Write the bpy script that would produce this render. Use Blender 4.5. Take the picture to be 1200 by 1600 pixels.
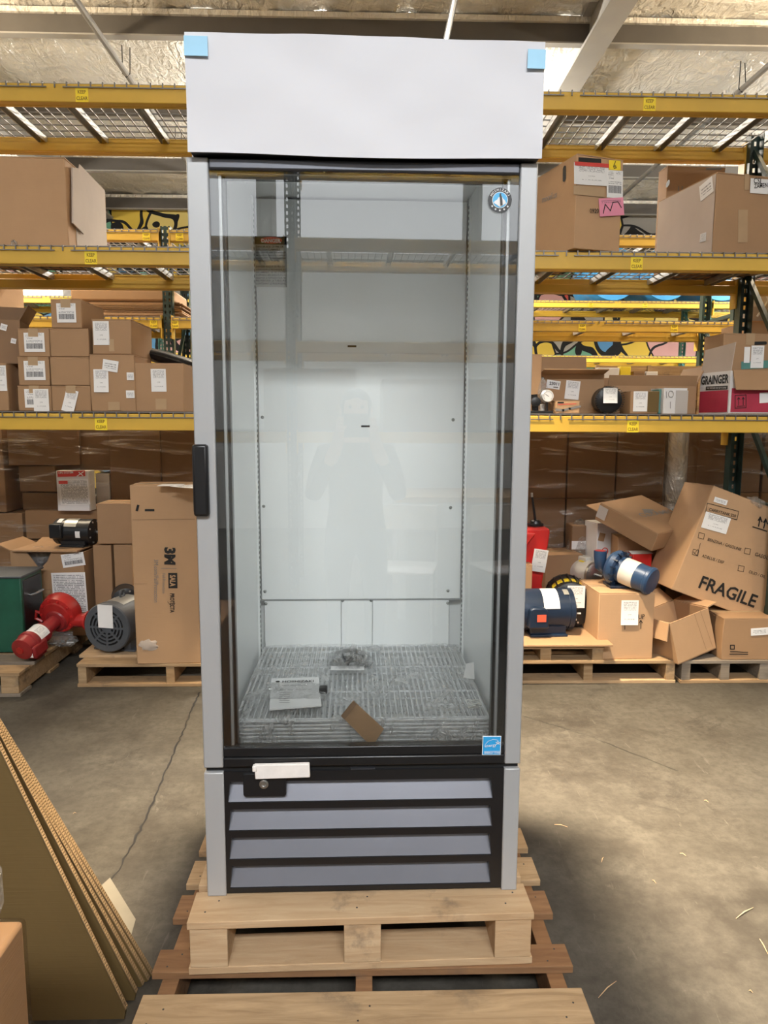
import bpy, math, random
from mathutils import Matrix, Vector
random.seed(7)
PI = math.pi
D2R = PI / 180
for o in list(bpy.data.objects): bpy.data.objects.remove(o)
SC = bpy.context.scene
COL = SC.collection

# ------------------------------------------------------------------ camera
FPX = 1109.0
PITCH, ROLL, YAW = .1256, .0044, .0258
EYE = Vector((0, 0, 1.43))
CF = Vector((math.sin(YAW)*math.cos(PITCH), math.cos(YAW)*math.cos(PITCH), -math.sin(PITCH)))
_r0 = Vector((math.cos(YAW), -math.sin(YAW), 0)); _u0 = _r0.cross(CF)
CR = _r0*math.cos(ROLL) + _u0*math.sin(ROLL)
CU = -_r0*math.sin(ROLL) + _u0*math.cos(ROLL)
cd = bpy.data.cameras.new('camera'); cam = bpy.data.objects.new('camera', cd); COL.objects.link(cam)
cd.sensor_fit = 'VERTICAL'; cd.sensor_height = 36; cd.sensor_width = 27; cd.lens = FPX/1600*36; cd.clip_start = .05
cam.matrix_world = Matrix(((CR.x, CU.x, -CF.x, 0), (CR.y, CU.y, -CF.y, 0), (CR.z, CU.z, -CF.z, EYE.z), (0, 0, 0, 1)))
SC.camera = cam

# ------------------------------------------------------------------ world, exposure, large lights
w = bpy.data.worlds.new('world'); SC.world = w; w.use_nodes = True
w.node_tree.nodes['Background'].inputs[0].default_value = (.75, .85, 1, 1)
w.node_tree.nodes['Background'].inputs[1].default_value = .6
vs = SC.view_settings
vs.view_transform = 'Standard'; vs.look = 'None'; vs.gamma = 1; vs.use_curve_mapping = False; vs.exposure = 0.0

def area(name, loc, sx, sy, power, color, rot=(0, 0, 0), spread=180):
    l = bpy.data.lights.new(name, 'AREA'); l.shape = 'RECTANGLE'; l.size = sx; l.size_y = sy
    l.energy = power; l.color = color; l.spread = spread*D2R
    o = bpy.data.objects.new(name, l); COL.objects.link(o); o.location = loc; o.rotation_euler = rot
    return o
WARM, COOL, NEUT = (1, .82, .58), (.94, .97, 1), (1, .94, .84)
UP = 1.0    # strength of the upward lights added to brighten the ceiling
LAMPS = [  # ceiling fixtures and skylights: x, y, z, size x, size y, watts, colour, kind
    (0.2, -3.3, 4.84, 3.4, .9, 660, COOL, 'skylight'),
    (-7.0, -3.3, 4.84, 2.4, .9, 90, COOL, 'skylight'),
    (7.2, -3.3, 4.84, 2.4, .9, 90, COOL, 'skylight'),
    (-0.05, 2.55, 4.50, .36, .36, 235, WARM, 'lamp', 62, (-.07, -.15, 0)),
    (-3.6, 2.3, 4.50, .5, .5, 9, WARM, 'lamp', 110),
    (3.4, 1.2, 4.50, .5, .5, 24, WARM, 'lamp', 100),
    (-3.4, 5.35, 4.05, .5, .5, 90, WARM, 'lamp'),
    (3.7, 5.35, 4.05, .5, .5, 90, WARM, 'lamp'),
    (-6.2, 8.35, 4.0, 2.2, .35, 300, NEUT, 'lamp'),
    (0.25, 8.35, 4.0, 2.0, .35, 420, NEUT, 'lamp'),
    (6.6, 8.35, 4.0, 2.2, .35, 300, NEUT, 'lamp'),
    (-4.2, -5.1, 4.1, .5, .5, 30, NEUT, 'lamp'),
    (3.8, -5.1, 4.1, .5, .5, 30, NEUT, 'lamp'),
]
for i, L in enumerate(LAMPS):
    area('ceiling_light_source', (L[0], L[1], L[2] - .035), L[3], L[4], L[5], L[6], L[9] if len(L) > 9 else (0, 0, 0), spread=L[8] if len(L) > 8 else 180)
    if L[7] == 'lamp': area('added_ceiling_uplight', (L[0], L[1], L[2] + .11), L[3]*.8, L[4]*.8, (25 if L[1] < 3 and L[1] > 0 else L[5]*1.1)*UP, L[6], (PI, 0, 0))  # extra upward light added above each fixture to lift the dim ceiling

# ------------------------------------------------------------------ pixel helpers (1200 x 1600 frame)
def ray(px, py): return CF*FPX + CR*(px - 600) + CU*(800 - py)
def at(px, py, Y):
    d = ray(px, py); return EYE + d*(Y/d.y)
def atz(px, py, z):
    d = ray(px, py); return EYE + d*((z - EYE.z)/d.z)

# ------------------------------------------------------------------ materials
MATS = {}
class NT:
    def __init__(s, name):
        s.m = bpy.data.materials.new(name); s.m.use_nodes = True
        s.t = s.m.node_tree; s.n = s.t.nodes; s.b = s.n['Principled BSDF']; s.out = s.n['Material Output']; MATS[name] = s.m
    def node(s, kind, **kw):
        n = s.n.new(kind)
        for k, v in kw.items():
            if k.startswith('i_'):
                k = k[2:]; k = int(k) if k.isdigit() else k.replace('_', ' ')
                s.put(n.inputs[k], v)
            else: setattr(n, k, v)
        return n
    def put(s, sock, v):
        if isinstance(v, bpy.types.NodeSocket): s.t.links.new(v, sock)
        else: sock.default_value = v
    def math(s, op, a, b=0, c=None):
        n = s.n.new('ShaderNodeMath'); n.operation = op; s.put(n.inputs[0], a); s.put(n.inputs[1], b)
        if c is not None: s.put(n.inputs[2], c)
        return n.outputs[0]
    def mix(s, f, a, b):
        n = s.n.new('ShaderNodeMix'); n.data_type = 'RGBA'
        s.put(n.inputs[0], f); s.put(n.inputs[6], a); s.put(n.inputs[7], b); return n.outputs[2]
    def coord(s, which='Object', scale=None):
        c = s.n.new('ShaderNodeTexCoord').outputs[which]
        if scale:
            mp = s.n.new('ShaderNodeMapping'); mp.inputs['Scale'].default_value = scale; s.t.links.new(c, mp.inputs[0]); c = mp.outputs[0]
        return c
    def noise(s, scale, vec=None, detail=4, rough=.55, dist=0):
        n = s.n.new('ShaderNodeTexNoise'); n.inputs['Scale'].default_value = scale; n.inputs['Detail'].default_value = detail
        n.inputs['Roughness'].default_value = rough; n.inputs['Distortion'].default_value = dist
        if vec is not None: s.t.links.new(vec, n.inputs['Vector'])
        return n.outputs['Fac']
    def ramp(s, f, stops):
        n = s.n.new('ShaderNodeValToRGB'); e = n.color_ramp.elements
        while len(e) < len(stops): e.new(.5)
        for i, (p, c) in enumerate(stops):
            e[i].position = p; e[i].color = (c, c, c, 1) if isinstance(c, (int, float)) else (*c, 1)
        s.put(n.inputs[0], f); return n.outputs[0]
    def bump(s, h, strength=.3, dist=.01):
        n = s.n.new('ShaderNodeBump'); n.inputs['Strength'].default_value = strength; n.inputs['Distance'].default_value = dist
        s.put(n.inputs['Height'], h); s.t.links.new(n.outputs[0], s.b.inputs['Normal']); return n.outputs[0]
    def set(s, color=None, rough=None, metal=None, spec=None):
        if color is not None: s.put(s.b.inputs['Base Color'], (*color, 1) if isinstance(color, tuple) and len(color) == 3 else color)
        if rough is not None: s.put(s.b.inputs['Roughness'], rough)
        if metal is not None: s.b.inputs['Metallic'].default_value = metal
        if spec is not None: s.b.inputs['Specular IOR Level'].default_value = spec
        return s
def c4(c): return (*c, 1)

def plain(name, col, rough=.5, metal=0, var=.12, scale=8, spec=None):
    t = NT(name); f = t.noise(scale, t.coord())
    k = 1 - var
    t.set(t.mix(t.ramp(f, [(.3, 0.), (.7, 1.)]), c4(tuple(x*k for x in col)), c4(tuple(min(1, x*(1 + var)) for x in col))), rough, metal, spec)
    return t
def kraft(name, col, var=.12):
    t = NT(name); co = t.coord()
    info = t.node('ShaderNodeObjectInfo').outputs['Random']
    f = t.noise(5, co, 5, .6); g = t.noise(1, t.coord('Object', (6, 6, 300)), 2)
    base = t.mix(f, c4(tuple(x*(1 - var) for x in col)), c4(tuple(x*(1 + var) for x in col)))
    base = t.mix(t.math('MULTIPLY', info, .35), base, c4((col[0]*.72, col[1]*.70, col[2]*.66)))
    t.set(base, .75, 0, .25)
    t.bump(t.math('ADD', t.math('MULTIPLY', g, .25), t.noise(9, co, 3)), .25, .006)
    return t
kraft('kraft', (.40, .245, .135)); kraft('kraft_light', (.50, .315, .178)); kraft('kraft_dark', (.27, .165, .095))
kraft('kraft_pale', (.56, .47, .40)); kraft('kraft_gold', (.15, .098, .036)); kraft('kraft_grey', (.50, .46, .43))
kraft('corrugated_edge', (.30, .20, .105), .2)

def wood(name, col, dark):
    t = NT(name); info = t.node('ShaderNodeObjectInfo').outputs['Random']
    mp = t.node('ShaderNodeMapping'); t.t.links.new(t.coord(), mp.inputs[0]); mp.inputs['Scale'].default_value = (2.2, 22, 22)
    cb = t.node('ShaderNodeCombineXYZ'); t.put(cb.inputs[0], t.math('MULTIPLY', info, 37.)); t.put(cb.inputs[2], t.math('MULTIPLY', info, 11.)); t.put(mp.inputs['Location'], cb.outputs[0])
    g = t.noise(1.6, mp.outputs[0], 6, .65, 1.2); k = t.noise(3.2, t.coord(), 3)
    base = t.mix(t.ramp(g, [(.35, 0.), (.68, 1.)]), c4(dark), c4(col))
    base = t.mix(t.math('MULTIPLY', info, .45), base, c4(tuple(a*b for a, b in zip(col, (.75, .62, .5)))))
    st = t.ramp(t.noise(7, t.coord(), 5, .7), [(.55, 0.), (.68, 1.)])
    st = t.math('MULTIPLY', st, t.ramp(k, [(.46, 0.), (.60, .6)]))
    t.set(t.mix(st, base, (.10, .085, .07, 1)), .75, 0, .2); t.bump(g, .3, .004)
wood('wood_new', (.58, .43, .27), (.43, .29, .165)); wood('wood_old', (.29, .165, .082), (.18, .095, .05))
wood('wood_mid', (.47, .33, .19), (.30, .20, .11)); wood('wood_grey', (.30, .26, .21), (.19, .16, .13))

t = NT('concrete'); co = t.coord()
a = t.noise(.9, co, 6, .6, .4); b = t.noise(6, co, 8, .7); c = t.noise(40, co, 4, .6)
base = t.mix(t.ramp(a, [(.32, 0.), (.68, 1.)]), (.034, .029, .023, 1), (.078, .070, .057, 1))
base = t.mix(t.ramp(b, [(.40, .0), (.70, .75)]), base, (.105, .096, .079, 1))
base = t.mix(t.ramp(t.noise(2.3, co, 7, .75, 1.5), [(.56, 0.), (.72, .65)]), base, (.018, .015, .012, 1))
scr = t.ramp(t.noise(3, t.coord('Object', (1.2, 9, 1)), 6, .7, .8), [(.66, 0.), (.70, .5)])
base = t.mix(scr, base, (.12, .11, .092, 1))
base = t.mix(t.ramp(t.noise(28, co, 5, .7), [(.42, .0), (.66, .45)]), base, (.030, .025, .020, 1))
base = t.mix(t.ramp(t.noise(5, t.coord('Object', (7, 1.1, 1)), 7, .72, .6), [(.62, 0.), (.68, .4)]), base, (.13, .12, .10, 1))
t.set(base, t.ramp(b, [(.3, .55), (.7, .72)]), 0, .25); t.bump(t.math('ADD', c, b), .18, .004)

t = NT('foil'); co = t.coord('Object', (.8, 2.0, 1))
f = t.noise(1.4, co, 6, .62, .8); f2 = t.noise(5, t.coord('Object', (2.5, 1, 1)), 3, .5, 1.)
t.set(t.mix(f, (.72, .68, .61, 1), (.90, .87, .80, 1)), .30, .3); t.bump(t.math('ADD', f, t.math('MULTIPLY', f2, .5)), .9, .10)
plain('paint_brown_grey', (.10, .09, .08), .55, 0, .1, 3)
plain('dusty_card', (.20, .18, .14), .8, 0, .1); plain('ink_faint', (.585, .58, .605), .6, 0, 0); plain('paint_pale_grey', (.34, .325, .30), .55, 0, .06, 3)
plain('wall_grey', (.34, .33, .31), .8, 0, .06, 1); plain('wall_white', (.74, .74, .72), .8, 0, .05, 1)
plain('galvanised', (.55, .56, .57), .38, .85, .15, 12)
plain('conduit_metal', (.26, .25, .235), .45, .3, .1, 8)
t = plain('beam_yellow', (.66, .41, .055), .42, 0, .10, 2.5)
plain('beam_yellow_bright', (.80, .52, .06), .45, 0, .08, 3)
plain('post_green', (.018, .042, .036), .4, 0, .2, 6)
plain('post_blue', (.02, .035, .06), .4, 0, .2, 6)
plain('post_teal', (.10, .27, .24), .45, 0, .2, 6)
plain('wire_grey', (.22, .21, .20), .4, .6, .1, 10)
plain('sticker_yellow', (.95, .72, .03), .5, 0, .03)
plain('ink_brown', (.22, .10, .01), .6, 0, 0); plain('ink_black', (.012, .011, .01), .6, 0, 0)
plain('ink_grey', (.20, .19, .18), .6, 0, 0); plain('ink_red', (.62, .06, .05), .6, 0, .05)
plain('silver_paint', (.41, .413, .415), .42, .2, .03, 4)
plain('louver_silver', (.175, .18, .205), .36, .5, .05, 4)
plain('black_plastic', (.010, .010, .011), .32, 0, .1); plain('black_matte', (.006, .006, .006), .6, 0, .1)
plain('dark_rail', (.085, .088, .10), .30, .6, .1)
plain('liner_white', (.91, .92, .91), .35, 0, .02, 2); plain('dark_gap', (.02, .02, .022), .5, 0, 0)
t = NT('sign_paper'); co = t.coord(); f = t.noise(3, co, 4, .6, .4)
t.set(t.mix(f, (.655, .65, .675, 1), (.69, .685, .71, 1)), .55, 0, .3); t.bump(t.noise(2.2, t.coord('Object', (1, 1, 2.5)), 3, .5, .6), .25, .02)
plain('tape_blue', (.33, .62, .82), .5, 0, .05); plain('paper_white', (.83, .82, .81), .7, 0, .03)
plain('foam_white', (.80, .75, .70), .8, 0, .06, 40); plain('screw_metal', (.42, .42, .40), .3, .9, .1)
plain('badge_blue', (.06, .42, .75), .4, 0, 0); plain('star_blue', (.03, .33, .68), .4, 0, 0)
plain('chrome_wire', (.84, .85, .86), .3, .1, .03)
plain('red_paint', (.42, .022, .02), .35, 0, .25, 7); plain('red_dark', (.28, .02, .022), .4, 0, .25, 7)
plain('red_bright', (.56, .022, .02), .35, 0, .1, 7)
plain('motor_grey', (.085, .093, .105), .45, .1, .12, 7); plain('motor_black', (.013, .014, .016), .38, .1, .2, 7)
plain('motor_navy', (.012, .025, .055), .33, .2, .15, 7); plain('motor_blue', (.026, .062, .14), .36, .1, .15, 7)
plain('motor_white', (.68, .67, .62), .45, .1, .08, 7); plain('steel', (.55, .54, .52), .3, .9, .12, 14)
plain('cabinet_green', (.014, .09, .055), .4, 0, .2, 6); plain('label_yellow', (.80, .62, .03), .5, 0, .05)
plain('label_orange', (.75, .10, .05), .5, 0, .03); plain('label_pink', (.80, .30, .42), .6, 0, .04); plain('label_silver', (.45, .45, .42), .35, .6, .08)
plain('grainger_red', (.42, .03, .065), .6, 0, .15, 5); plain('white_board', (.72, .70, .69), .65, 0, .06, 5)
plain('drum_blue', (.06, .36, .78), .4, 0, .06, 4); plain('skin', (.50, .30, .21), .55, 0, .05)
plain('cloth_dark', (.03, .032, .04), .85, 0, .2, 20); plain('denim', (.05, .07, .12), .85, 0, .2, 20); plain('hair', (.03, .02, .015), .6, 0, .2, 30)
plain('tape_tan', (.44, .30, .17), .28, 0, .06, 9); plain('wire_white', (.75, .74, .70), .5, 0, 0)

def emit(name, col, k):
    t = NT(name); e = t.node('ShaderNodeEmission', i_0=c4(col), i_1=k); t.t.links.new(e.outputs[0], t.out.inputs[0])
emit('glow_cool', COOL, 9); emit('glow_warm', WARM, 16); emit('glow_added', (.95, .97, 1), 2.6)

# glass: thin pane, two surfaces, fresnel reflection over clear transmission
t = NT('door_glass')
fr = t.node('ShaderNodeFresnel', i_0=1.52)
tr = t.node('ShaderNodeBsdfTransparent', i_0=(.985, .995, .99, 1)); gl = t.node('ShaderNodeBsdfGlossy', i_0=(1, 1, 1, 1), i_1=.0)
mx = t.node('ShaderNodeMixShader'); t.put(mx.inputs[0], t.math('MINIMUM', t.math('MULTIPLY', fr.outputs[0], 1.5), 1.)); t.t.links.new(tr.outputs[0], mx.inputs[1]); t.t.links.new(gl.outputs[0], mx.inputs[2]); t.t.links.new(mx.outputs[0], t.out.inputs[0])

def film(name, gloss, tint, sc, haze, dif=.35, lo=.48, hi=.68):
    t = NT(name); co = t.coord('Object', sc)
    f = t.noise(1.0, co, 5, .6, 1.1); f2 = t.noise(3.0, co, 3, .6, .5)
    bp = t.node('ShaderNodeBump', i_Strength=1.0, i_Distance=.03, i_Height=t.math('ADD', f, f2))
    tr = t.node('ShaderNodeBsdfTransparent', i_0=c4(tint))
    gl = t.node('ShaderNodeBsdfGlossy', i_0=(.95, .95, .95, 1), i_1=.16, i_Normal=bp.outputs[0])
    df = t.node('ShaderNodeBsdfDiffuse', i_0=(.75, .74, .72, 1), i_Normal=bp.outputs[0])
    m1 = t.node('ShaderNodeMixShader', i_0=dif); t.t.links.new(gl.outputs[0], m1.inputs[1]); t.t.links.new(df.outputs[0], m1.inputs[2])
    k = t.math('ADD', t.math('MULTIPLY', t.ramp(f, [(lo, 0.), (hi, 1.)]), gloss), haze)
    m2 = t.node('ShaderNodeMixShader', i_0=k); t.t.links.new(tr.outputs[0], m2.inputs[1]); t.t.links.new(m1.outputs[0], m2.inputs[2]); t.t.links.new(m2.outputs[0], t.out.inputs[0])
film('stretch_film', .42, (.86, .83, .79), (1.3, 1.3, 10.0), .02, .25, .52, .66)
film('shelf_film', .45, (1, 1, 1), (16, 7, 9), .20, .75)
film('bag_film', .55, (.95, .95, .95), (18, 18, 18), .26)

def lines_print(name, bands, n, paper=(.83, .82, .81), barcode=None, ink=(.10, .10, .11), dens=.47):
    """white paper with rows of print; bands = (v0, v1, u0, u1) filled with text rows, barcode = (v0, v1, u0, u1)"""
    t = NT(name); sp = t.node('ShaderNodeSeparateXYZ'); t.t.links.new(t.coord('Generated'), sp.inputs[0]); u, v = sp.outputs[0], sp.outputs[2]
    row = t.math('FLOOR', t.math('MULTIPLY', v, float(n))); fr = t.math('FRACT', t.math('MULTIPLY', v, float(n)))
    cb = t.node('ShaderNodeCombineXYZ', i_0=t.math('MULTIPLY', u, 34.), i_1=t.math('MULTIPLY', row, 3.7))
    ch = t.math('GREATER_THAN', t.noise(1.0, cb.outputs[0], 2, .5), dens)
    tx = t.math('MULTIPLY', t.math('LESS_THAN', fr, .5), ch); tot = 0.
    def rect(b):
        r = t.math('MULTIPLY', t.math('GREATER_THAN', v, b[0]), t.math('LESS_THAN', v, b[1]))
        return t.math('MULTIPLY', r, t.math('MULTIPLY', t.math('GREATER_THAN', u, b[2]), t.math('LESS_THAN', u, b[3])))
    for b in bands: tot = t.math('MAXIMUM', tot, rect(b))
    tot = t.math('MULTIPLY', tot, t.math('MULTIPLY', tx, .75))
    if barcode:
        cb2 = t.node('ShaderNodeCombineXYZ', i_0=t.math('MULTIPLY', u, 90.))
        tot = t.math('MAXIMUM', tot, t.math('MULTIPLY', rect(barcode), t.math('GREATER_THAN', t.noise(1., cb2.outputs[0], 1, .5), .47)))
    t.set(t.mix(tot, c4(paper), c4(ink)), .7, 0, .25)
lines_print('print_slip', [(.60, .94, .12, .88), (.38, .44, .4, .6), (.20, .26, .22, .8)], 22)
lines_print('print_ship', [(.80, .95, .08, .42), (.84, .96, .58, .92), (.50, .62, .10, .90), (.66, .76, .1, .45)], 16, barcode=(.17, .45, .10, .90))
lines_print('print_form', [(.04, .96, .05, .95)], 24, dens=.44)
lines_print('print_small', [(.25, .75, .12, .88)], 5)
lines_print('print_pink', [(.70, .9, .1, .9)], 12, paper=(.80, .30, .42))
lines_print('print_yellow', [(.2, .8, .08, .92)], 9, paper=(.85, .66, .06))
lines_print('print_danger', [(.04, .96, .04, .96)], 17, paper=(.50, .51, .52), dens=.40)

# mural: bands of flat colour with thick curving black outlines
t = NT('mural'); co = t.coord('Object', (1, 1, 1))
wn = t.node('ShaderNodeTexNoise', i_Scale=.9, i_Detail=1.0); t.t.links.new(co, wn.inputs['Vector'])
wv = t.node('ShaderNodeMix', data_type='VECTOR', i_0=.42); t.t.links.new(co, wv.inputs[4]); t.t.links.new(wn.outputs['Color'], wv.inputs[5])
vo = t.node('ShaderNodeTexVoronoi', i_Scale=3.2); t.t.links.new(wv.outputs[1], vo.inputs['Vector'])
ve = t.node('ShaderNodeTexVoronoi', feature='DISTANCE_TO_EDGE', i_Scale=3.2); t.t.links.new(wv.outputs[1], ve.inputs['Vector'])
hs = t.node('ShaderNodeSeparateColor'); t.t.links.new(vo.outputs['Color'], hs.inputs[0])
rp = t.node('ShaderNodeValToRGB'); rp.color_ramp.interpolation = 'CONSTANT'; e = rp.color_ramp.elements
pal = [(0, (.80, .58, .10)), (.18, (.38, .36, .33)), (.34, (.14, .36, .66)), (.48, (.72, .42, .42)), (.60, (.18, .42, .30)), (.74, (.84, .68, .24)), (.86, (.62, .60, .66)), (.94, (.70, .12, .10))]
while len(e) < len(pal): e.new(.5)
for i, (p, c) in enumerate(pal): e[i].position = p; e[i].color = c4(c)
t.t.links.new(hs.outputs[0], rp.inputs[0])
wn2 = t.node('ShaderNodeTexNoise', i_Scale=1.7, i_Detail=1.0); t.t.links.new(co, wn2.inputs['Vector'])
wv2 = t.node('ShaderNodeMix', data_type='VECTOR', i_0=.5); t.t.links.new(co, wv2.inputs[4]); t.t.links.new(wn2.outputs['Color'], wv2.inputs[5])
ve2 = t.node('ShaderNodeTexVoronoi', feature='DISTANCE_TO_EDGE', i_Scale=2.3); t.t.links.new(wv2.outputs[1], ve2.inputs['Vector'])
l1 = t.math('LESS_THAN', ve2.outputs['Distance'], .040)
l2 = t.math('LESS_THAN', ve.outputs['Distance'], .030)
t.set(t.mix(t.math('MAXIMUM', l1, l2), rp.outputs[0], (.02, .02, .022, 1)), .7, 0, .2)

# ------------------------------------------------------------------ mesh helpers
class MB:
    def __init__(s): s.v = []; s.f = []
    def add(s, v, f, M=None):
        k = len(s.v); s.v += [tuple(M @ Vector(p)) if M else tuple(p) for p in v]; s.f += [tuple(i + k for i in q) for q in f]; return s
    def box(s, x0, x1, y0, y1, z0, z1, M=None):
        return s.add([(x0, y0, z0), (x1, y0, z0), (x1, y1, z0), (x0, y1, z0), (x0, y0, z1), (x1, y0, z1), (x1, y1, z1), (x0, y1, z1)],
                     [(0, 3, 2, 1), (4, 5, 6, 7), (0, 1, 5, 4), (1, 2, 6, 5), (2, 3, 7, 6), (3, 0, 4, 7)], M)
    def prism(s, poly, y0, y1, M=None):     # polygon in x,z (counter-clockwise seen from -y), extruded in y
        n = len(poly)
        return s.add([(x, y0, z) for x, z in poly] + [(x, y1, z) for x, z in poly],
                     [tuple(range(n)), tuple(range(2*n - 1, n - 1, -1))] + [(i, i + n, (i + 1) % n + n, (i + 1) % n) for i in range(n)], M)
    def lathe(s, prof, n=24, M=None, cap=True):   # profile (x, r) about the x axis
        v = []; f = []
        for x, r in prof:
            for i in range(n): a = 2*PI*i/n; v.append((x, r*math.cos(a), r*math.sin(a)))
        for j in range(len(prof) - 1):
            for i in range(n): k = (i + 1) % n; f.append((j*n + i, (j + 1)*n + i, (j + 1)*n + k, j*n + k))
        if cap: f.append(tuple(range(n))); f.append(tuple(range(len(prof)*n - 1, (len(prof) - 1)*n - 1, -1)))
        return s.add(v, f, M)
    def tube(s, path, r, n=6, M=None):
        path = [Vector(p) for p in path]; v = []; f = []
        for j, p in enumerate(path):
            d = (path[min(j + 1, len(path) - 1)] - path[max(j - 1, 0)]).normalized()
            a = d.orthogonal().normalized() if j == 0 else (pa - d*pa.dot(d)).normalized()
            pa = a; b = d.cross(a); rr = r[j] if isinstance(r, (list, tuple)) else r
            for i in range(n): q = p + a*rr*math.cos(2*PI*i/n) + b*rr*math.sin(2*PI*i/n); v.append(tuple(q))
        for j in range(len(path) - 1):
            for i in range(n): k = (i + 1) % n; f.append((j*n + i, j*n + k, (j + 1)*n + k, (j + 1)*n + i))
        f.append(tuple(range(n - 1, -1, -1))); f.append(tuple(range((len(path) - 1)*n, len(path)*n)))
        return s.add(v, f, M)
    def build(s, name, mat, parent=None, bevel=0, smooth=True, M=None, solid=None):
        me = bpy.data.meshes.new(name); me.from_pydata(s.v, [], s.f); me.update()
        if smooth: me.polygons.foreach_set('use_smooth', [True]*len(me.polygons)); me.set_sharp_from_angle(angle=.6)
        me.materials.append(MATS[mat]); return link(name, me, parent, M, bevel)
def link(name, me, parent=None, M=None, bevel=0):
    o = bpy.data.objects.new(name, me); COL.objects.link(o); o.parent = parent
    if M is not None: o.matrix_local = M
    if bevel:
        b = o.modifiers.new('bevel', 'BEVEL'); b.width = bevel; b.segments = 2; b.limit_method = 'ANGLE'; b.angle_limit = .6
    return o
WM = {}     # world matrix of each thing's root
def tag(o, label, cat, group=None):
    o['label'] = label; o['category'] = cat
    if group: o['group'] = group
    return o
def struct(o, label=None):
    o['kind'] = 'structure'
    if label: o['label'] = label
    return o
def thing(name, label, cat, loc=(0, 0, 0), rot=0, group=None):
    o = bpy.data.objects.new(name, None); COL.objects.link(o); o.empty_display_size = .1
    e = (0, 0, rot) if isinstance(rot, (int, float)) else rot
    o.location = loc; o.rotation_euler = e; tag(o, label, cat, group)
    from mathutils import Euler
    WM[o.name] = Matrix.Translation(Vector(loc)) @ Euler(e).to_matrix().to_4x4(); return o
def frame(ox, ex, ez):      # local frame whose x is ex, z is ez and -y looks outwards
    ex = Vector(ex); ez = Vector(ez); ey = ez.cross(ex)
    return Matrix(((ex.x, ey.x, ez.x, ox[0]), (ex.y, ey.y, ez.y, ox[1]), (ex.z, ey.z, ez.z, ox[2]), (0, 0, 0, 1)))
class Surf:                 # a flat face of a thing; uv() gives the point of the face behind a pixel
    def __init__(s, root, F=None):
        s.root = root; s.F = F or Matrix.Identity(4); s.W = WM[root.name] @ s.F; s.I = s.W.inverted()
    def uv(s, px, py):
        o = s.I @ EYE; d = s.I.to_3x3() @ ray(px, py); p = o - d*(o.y/d.y); return Vector((p.x, p.z))
_lift = [0]
def paper_mesh(w, h, curl=0, th=.0012):
    b = MB(); n = 6 if curl else 1; v = []; f = []
    for j in range(n + 1):
        q = j/n; y = -curl*(1 - q)**2
        for sx in (-1, 1): v += [(sx*w/2, y - th, -h/2 + h*q), (sx*w/2, y, -h/2 + h*q)]
    for j in range(n):
        a = j*4; c = a + 4
        f += [(a, a + 2, c + 2, c), (a + 1, c + 1, c + 3, a + 3), (a, c, c + 1, a + 1), (a + 2, a + 3, c + 3, c + 2)]
    f += [(0, 1, 3, 2), (n*4, n*4 + 2, n*4 + 3, n*4 + 1)]
    return b.add(v, f)
def paper(surf, tl, tr, bl, mat='print_slip', name='paper_label', curl=0, th=.0012, lift=.0015, parent=None):
    a, b, c = surf.uv(*tl), surf.uv(*tr), surf.uv(*bl)
    ex = b - a; w = ex.length; ex = ex/w; ez = Vector((-ex.y, ex.x)); h = abs((a - c).dot(ez))
    ctr = a + ex*w/2 - ez*h/2
    M = surf.F @ Matrix.Translation((ctr.x, -lift, ctr.y)) @ Matrix(((ex.x, 0, ez.x, 0), (0, 1, 0, 0), (ex.y, 0, ez.y, 0), (0, 0, 0, 1)))
    return paper_mesh(w, h, curl, th).build(name, mat, surf.root, smooth=False, M=M)
_tc = {}
def text_mesh(s, bold=0, align='LEFT'):
    k = (s, bold, align)
    if k in _tc: return _tc[k]
    c = bpy.data.curves.new('lettering', 'FONT'); c.body = s; c.size = 1; c.offset = bold; c.align_x = align; c.resolution_u = 2
    o = bpy.data.objects.new('lettering', c); COL.objects.link(o)
    dg = bpy.context.evaluated_depsgraph_get(); me = bpy.data.meshes.new_from_object(o.evaluated_get(dg)); bpy.data.objects.remove(o)
    v = [tuple(x.co) for x in me.vertices]; f = [tuple(p.vertices) for p in me.polygons]; bpy.data.meshes.remove(me)
    _tc[k] = (v, f); return v, f
def text(surf, s, p0, p1, hgt=None, mat='ink_black', bold=.012, lift=.003, name='lettering', parent=None):
    """print s along the baseline from pixel p0 to pixel p1; hgt = letter height as a factor of the natural one"""
    v, f = text_mesh(s, bold); x0 = min(q[0] for q in v); x1 = max(q[0] for q in v)
    a, b = surf.uv(*p0), surf.uv(*p1); ex = b - a; k = ex.length/(x1 - x0); ex = ex.normalized(); ez = Vector((-ex.y, ex.x)); kz = k*(hgt or 1)
    b_ = MB(); b_.add([((q[0] - x0)*k, 0, q[1]*kz) for q in v], f)
    M = surf.F @ Matrix.Translation((a.x, -lift, a.y)) @ Matrix(((ex.x, 0, ez.x, 0), (0, 1, 0, 0), (ex.y, 0, ez.y, 0), (0, 0, 0, 1)))
    return b_.build(name, mat, parent or surf.root, smooth=False, M=M)
def strokes(surf, polys, wd, mat='ink_black', lift=.0025, name='printed_mark'):
    """pen strokes on a face: each poly a list of pixels"""
    b = MB()
    for pl in polys:
        pts = [surf.uv(*p) for p in pl]
        for p, q in zip(pts, pts[1:]):
            d = (q - p).normalized(); n = Vector((-d.y, d.x))*wd/2; p = p - d*wd*.4; q = q + d*wd*.4
            b.add([((p - n).x, -lift, (p - n).y), ((q - n).x, -lift, (q - n).y), ((q + n).x, -lift, (q + n).y), ((p + n).x, -lift, (p + n).y)], [(0, 1, 2, 3)])
    return b.build(name, mat, surf.root, smooth=False, M=surf.F)
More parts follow.
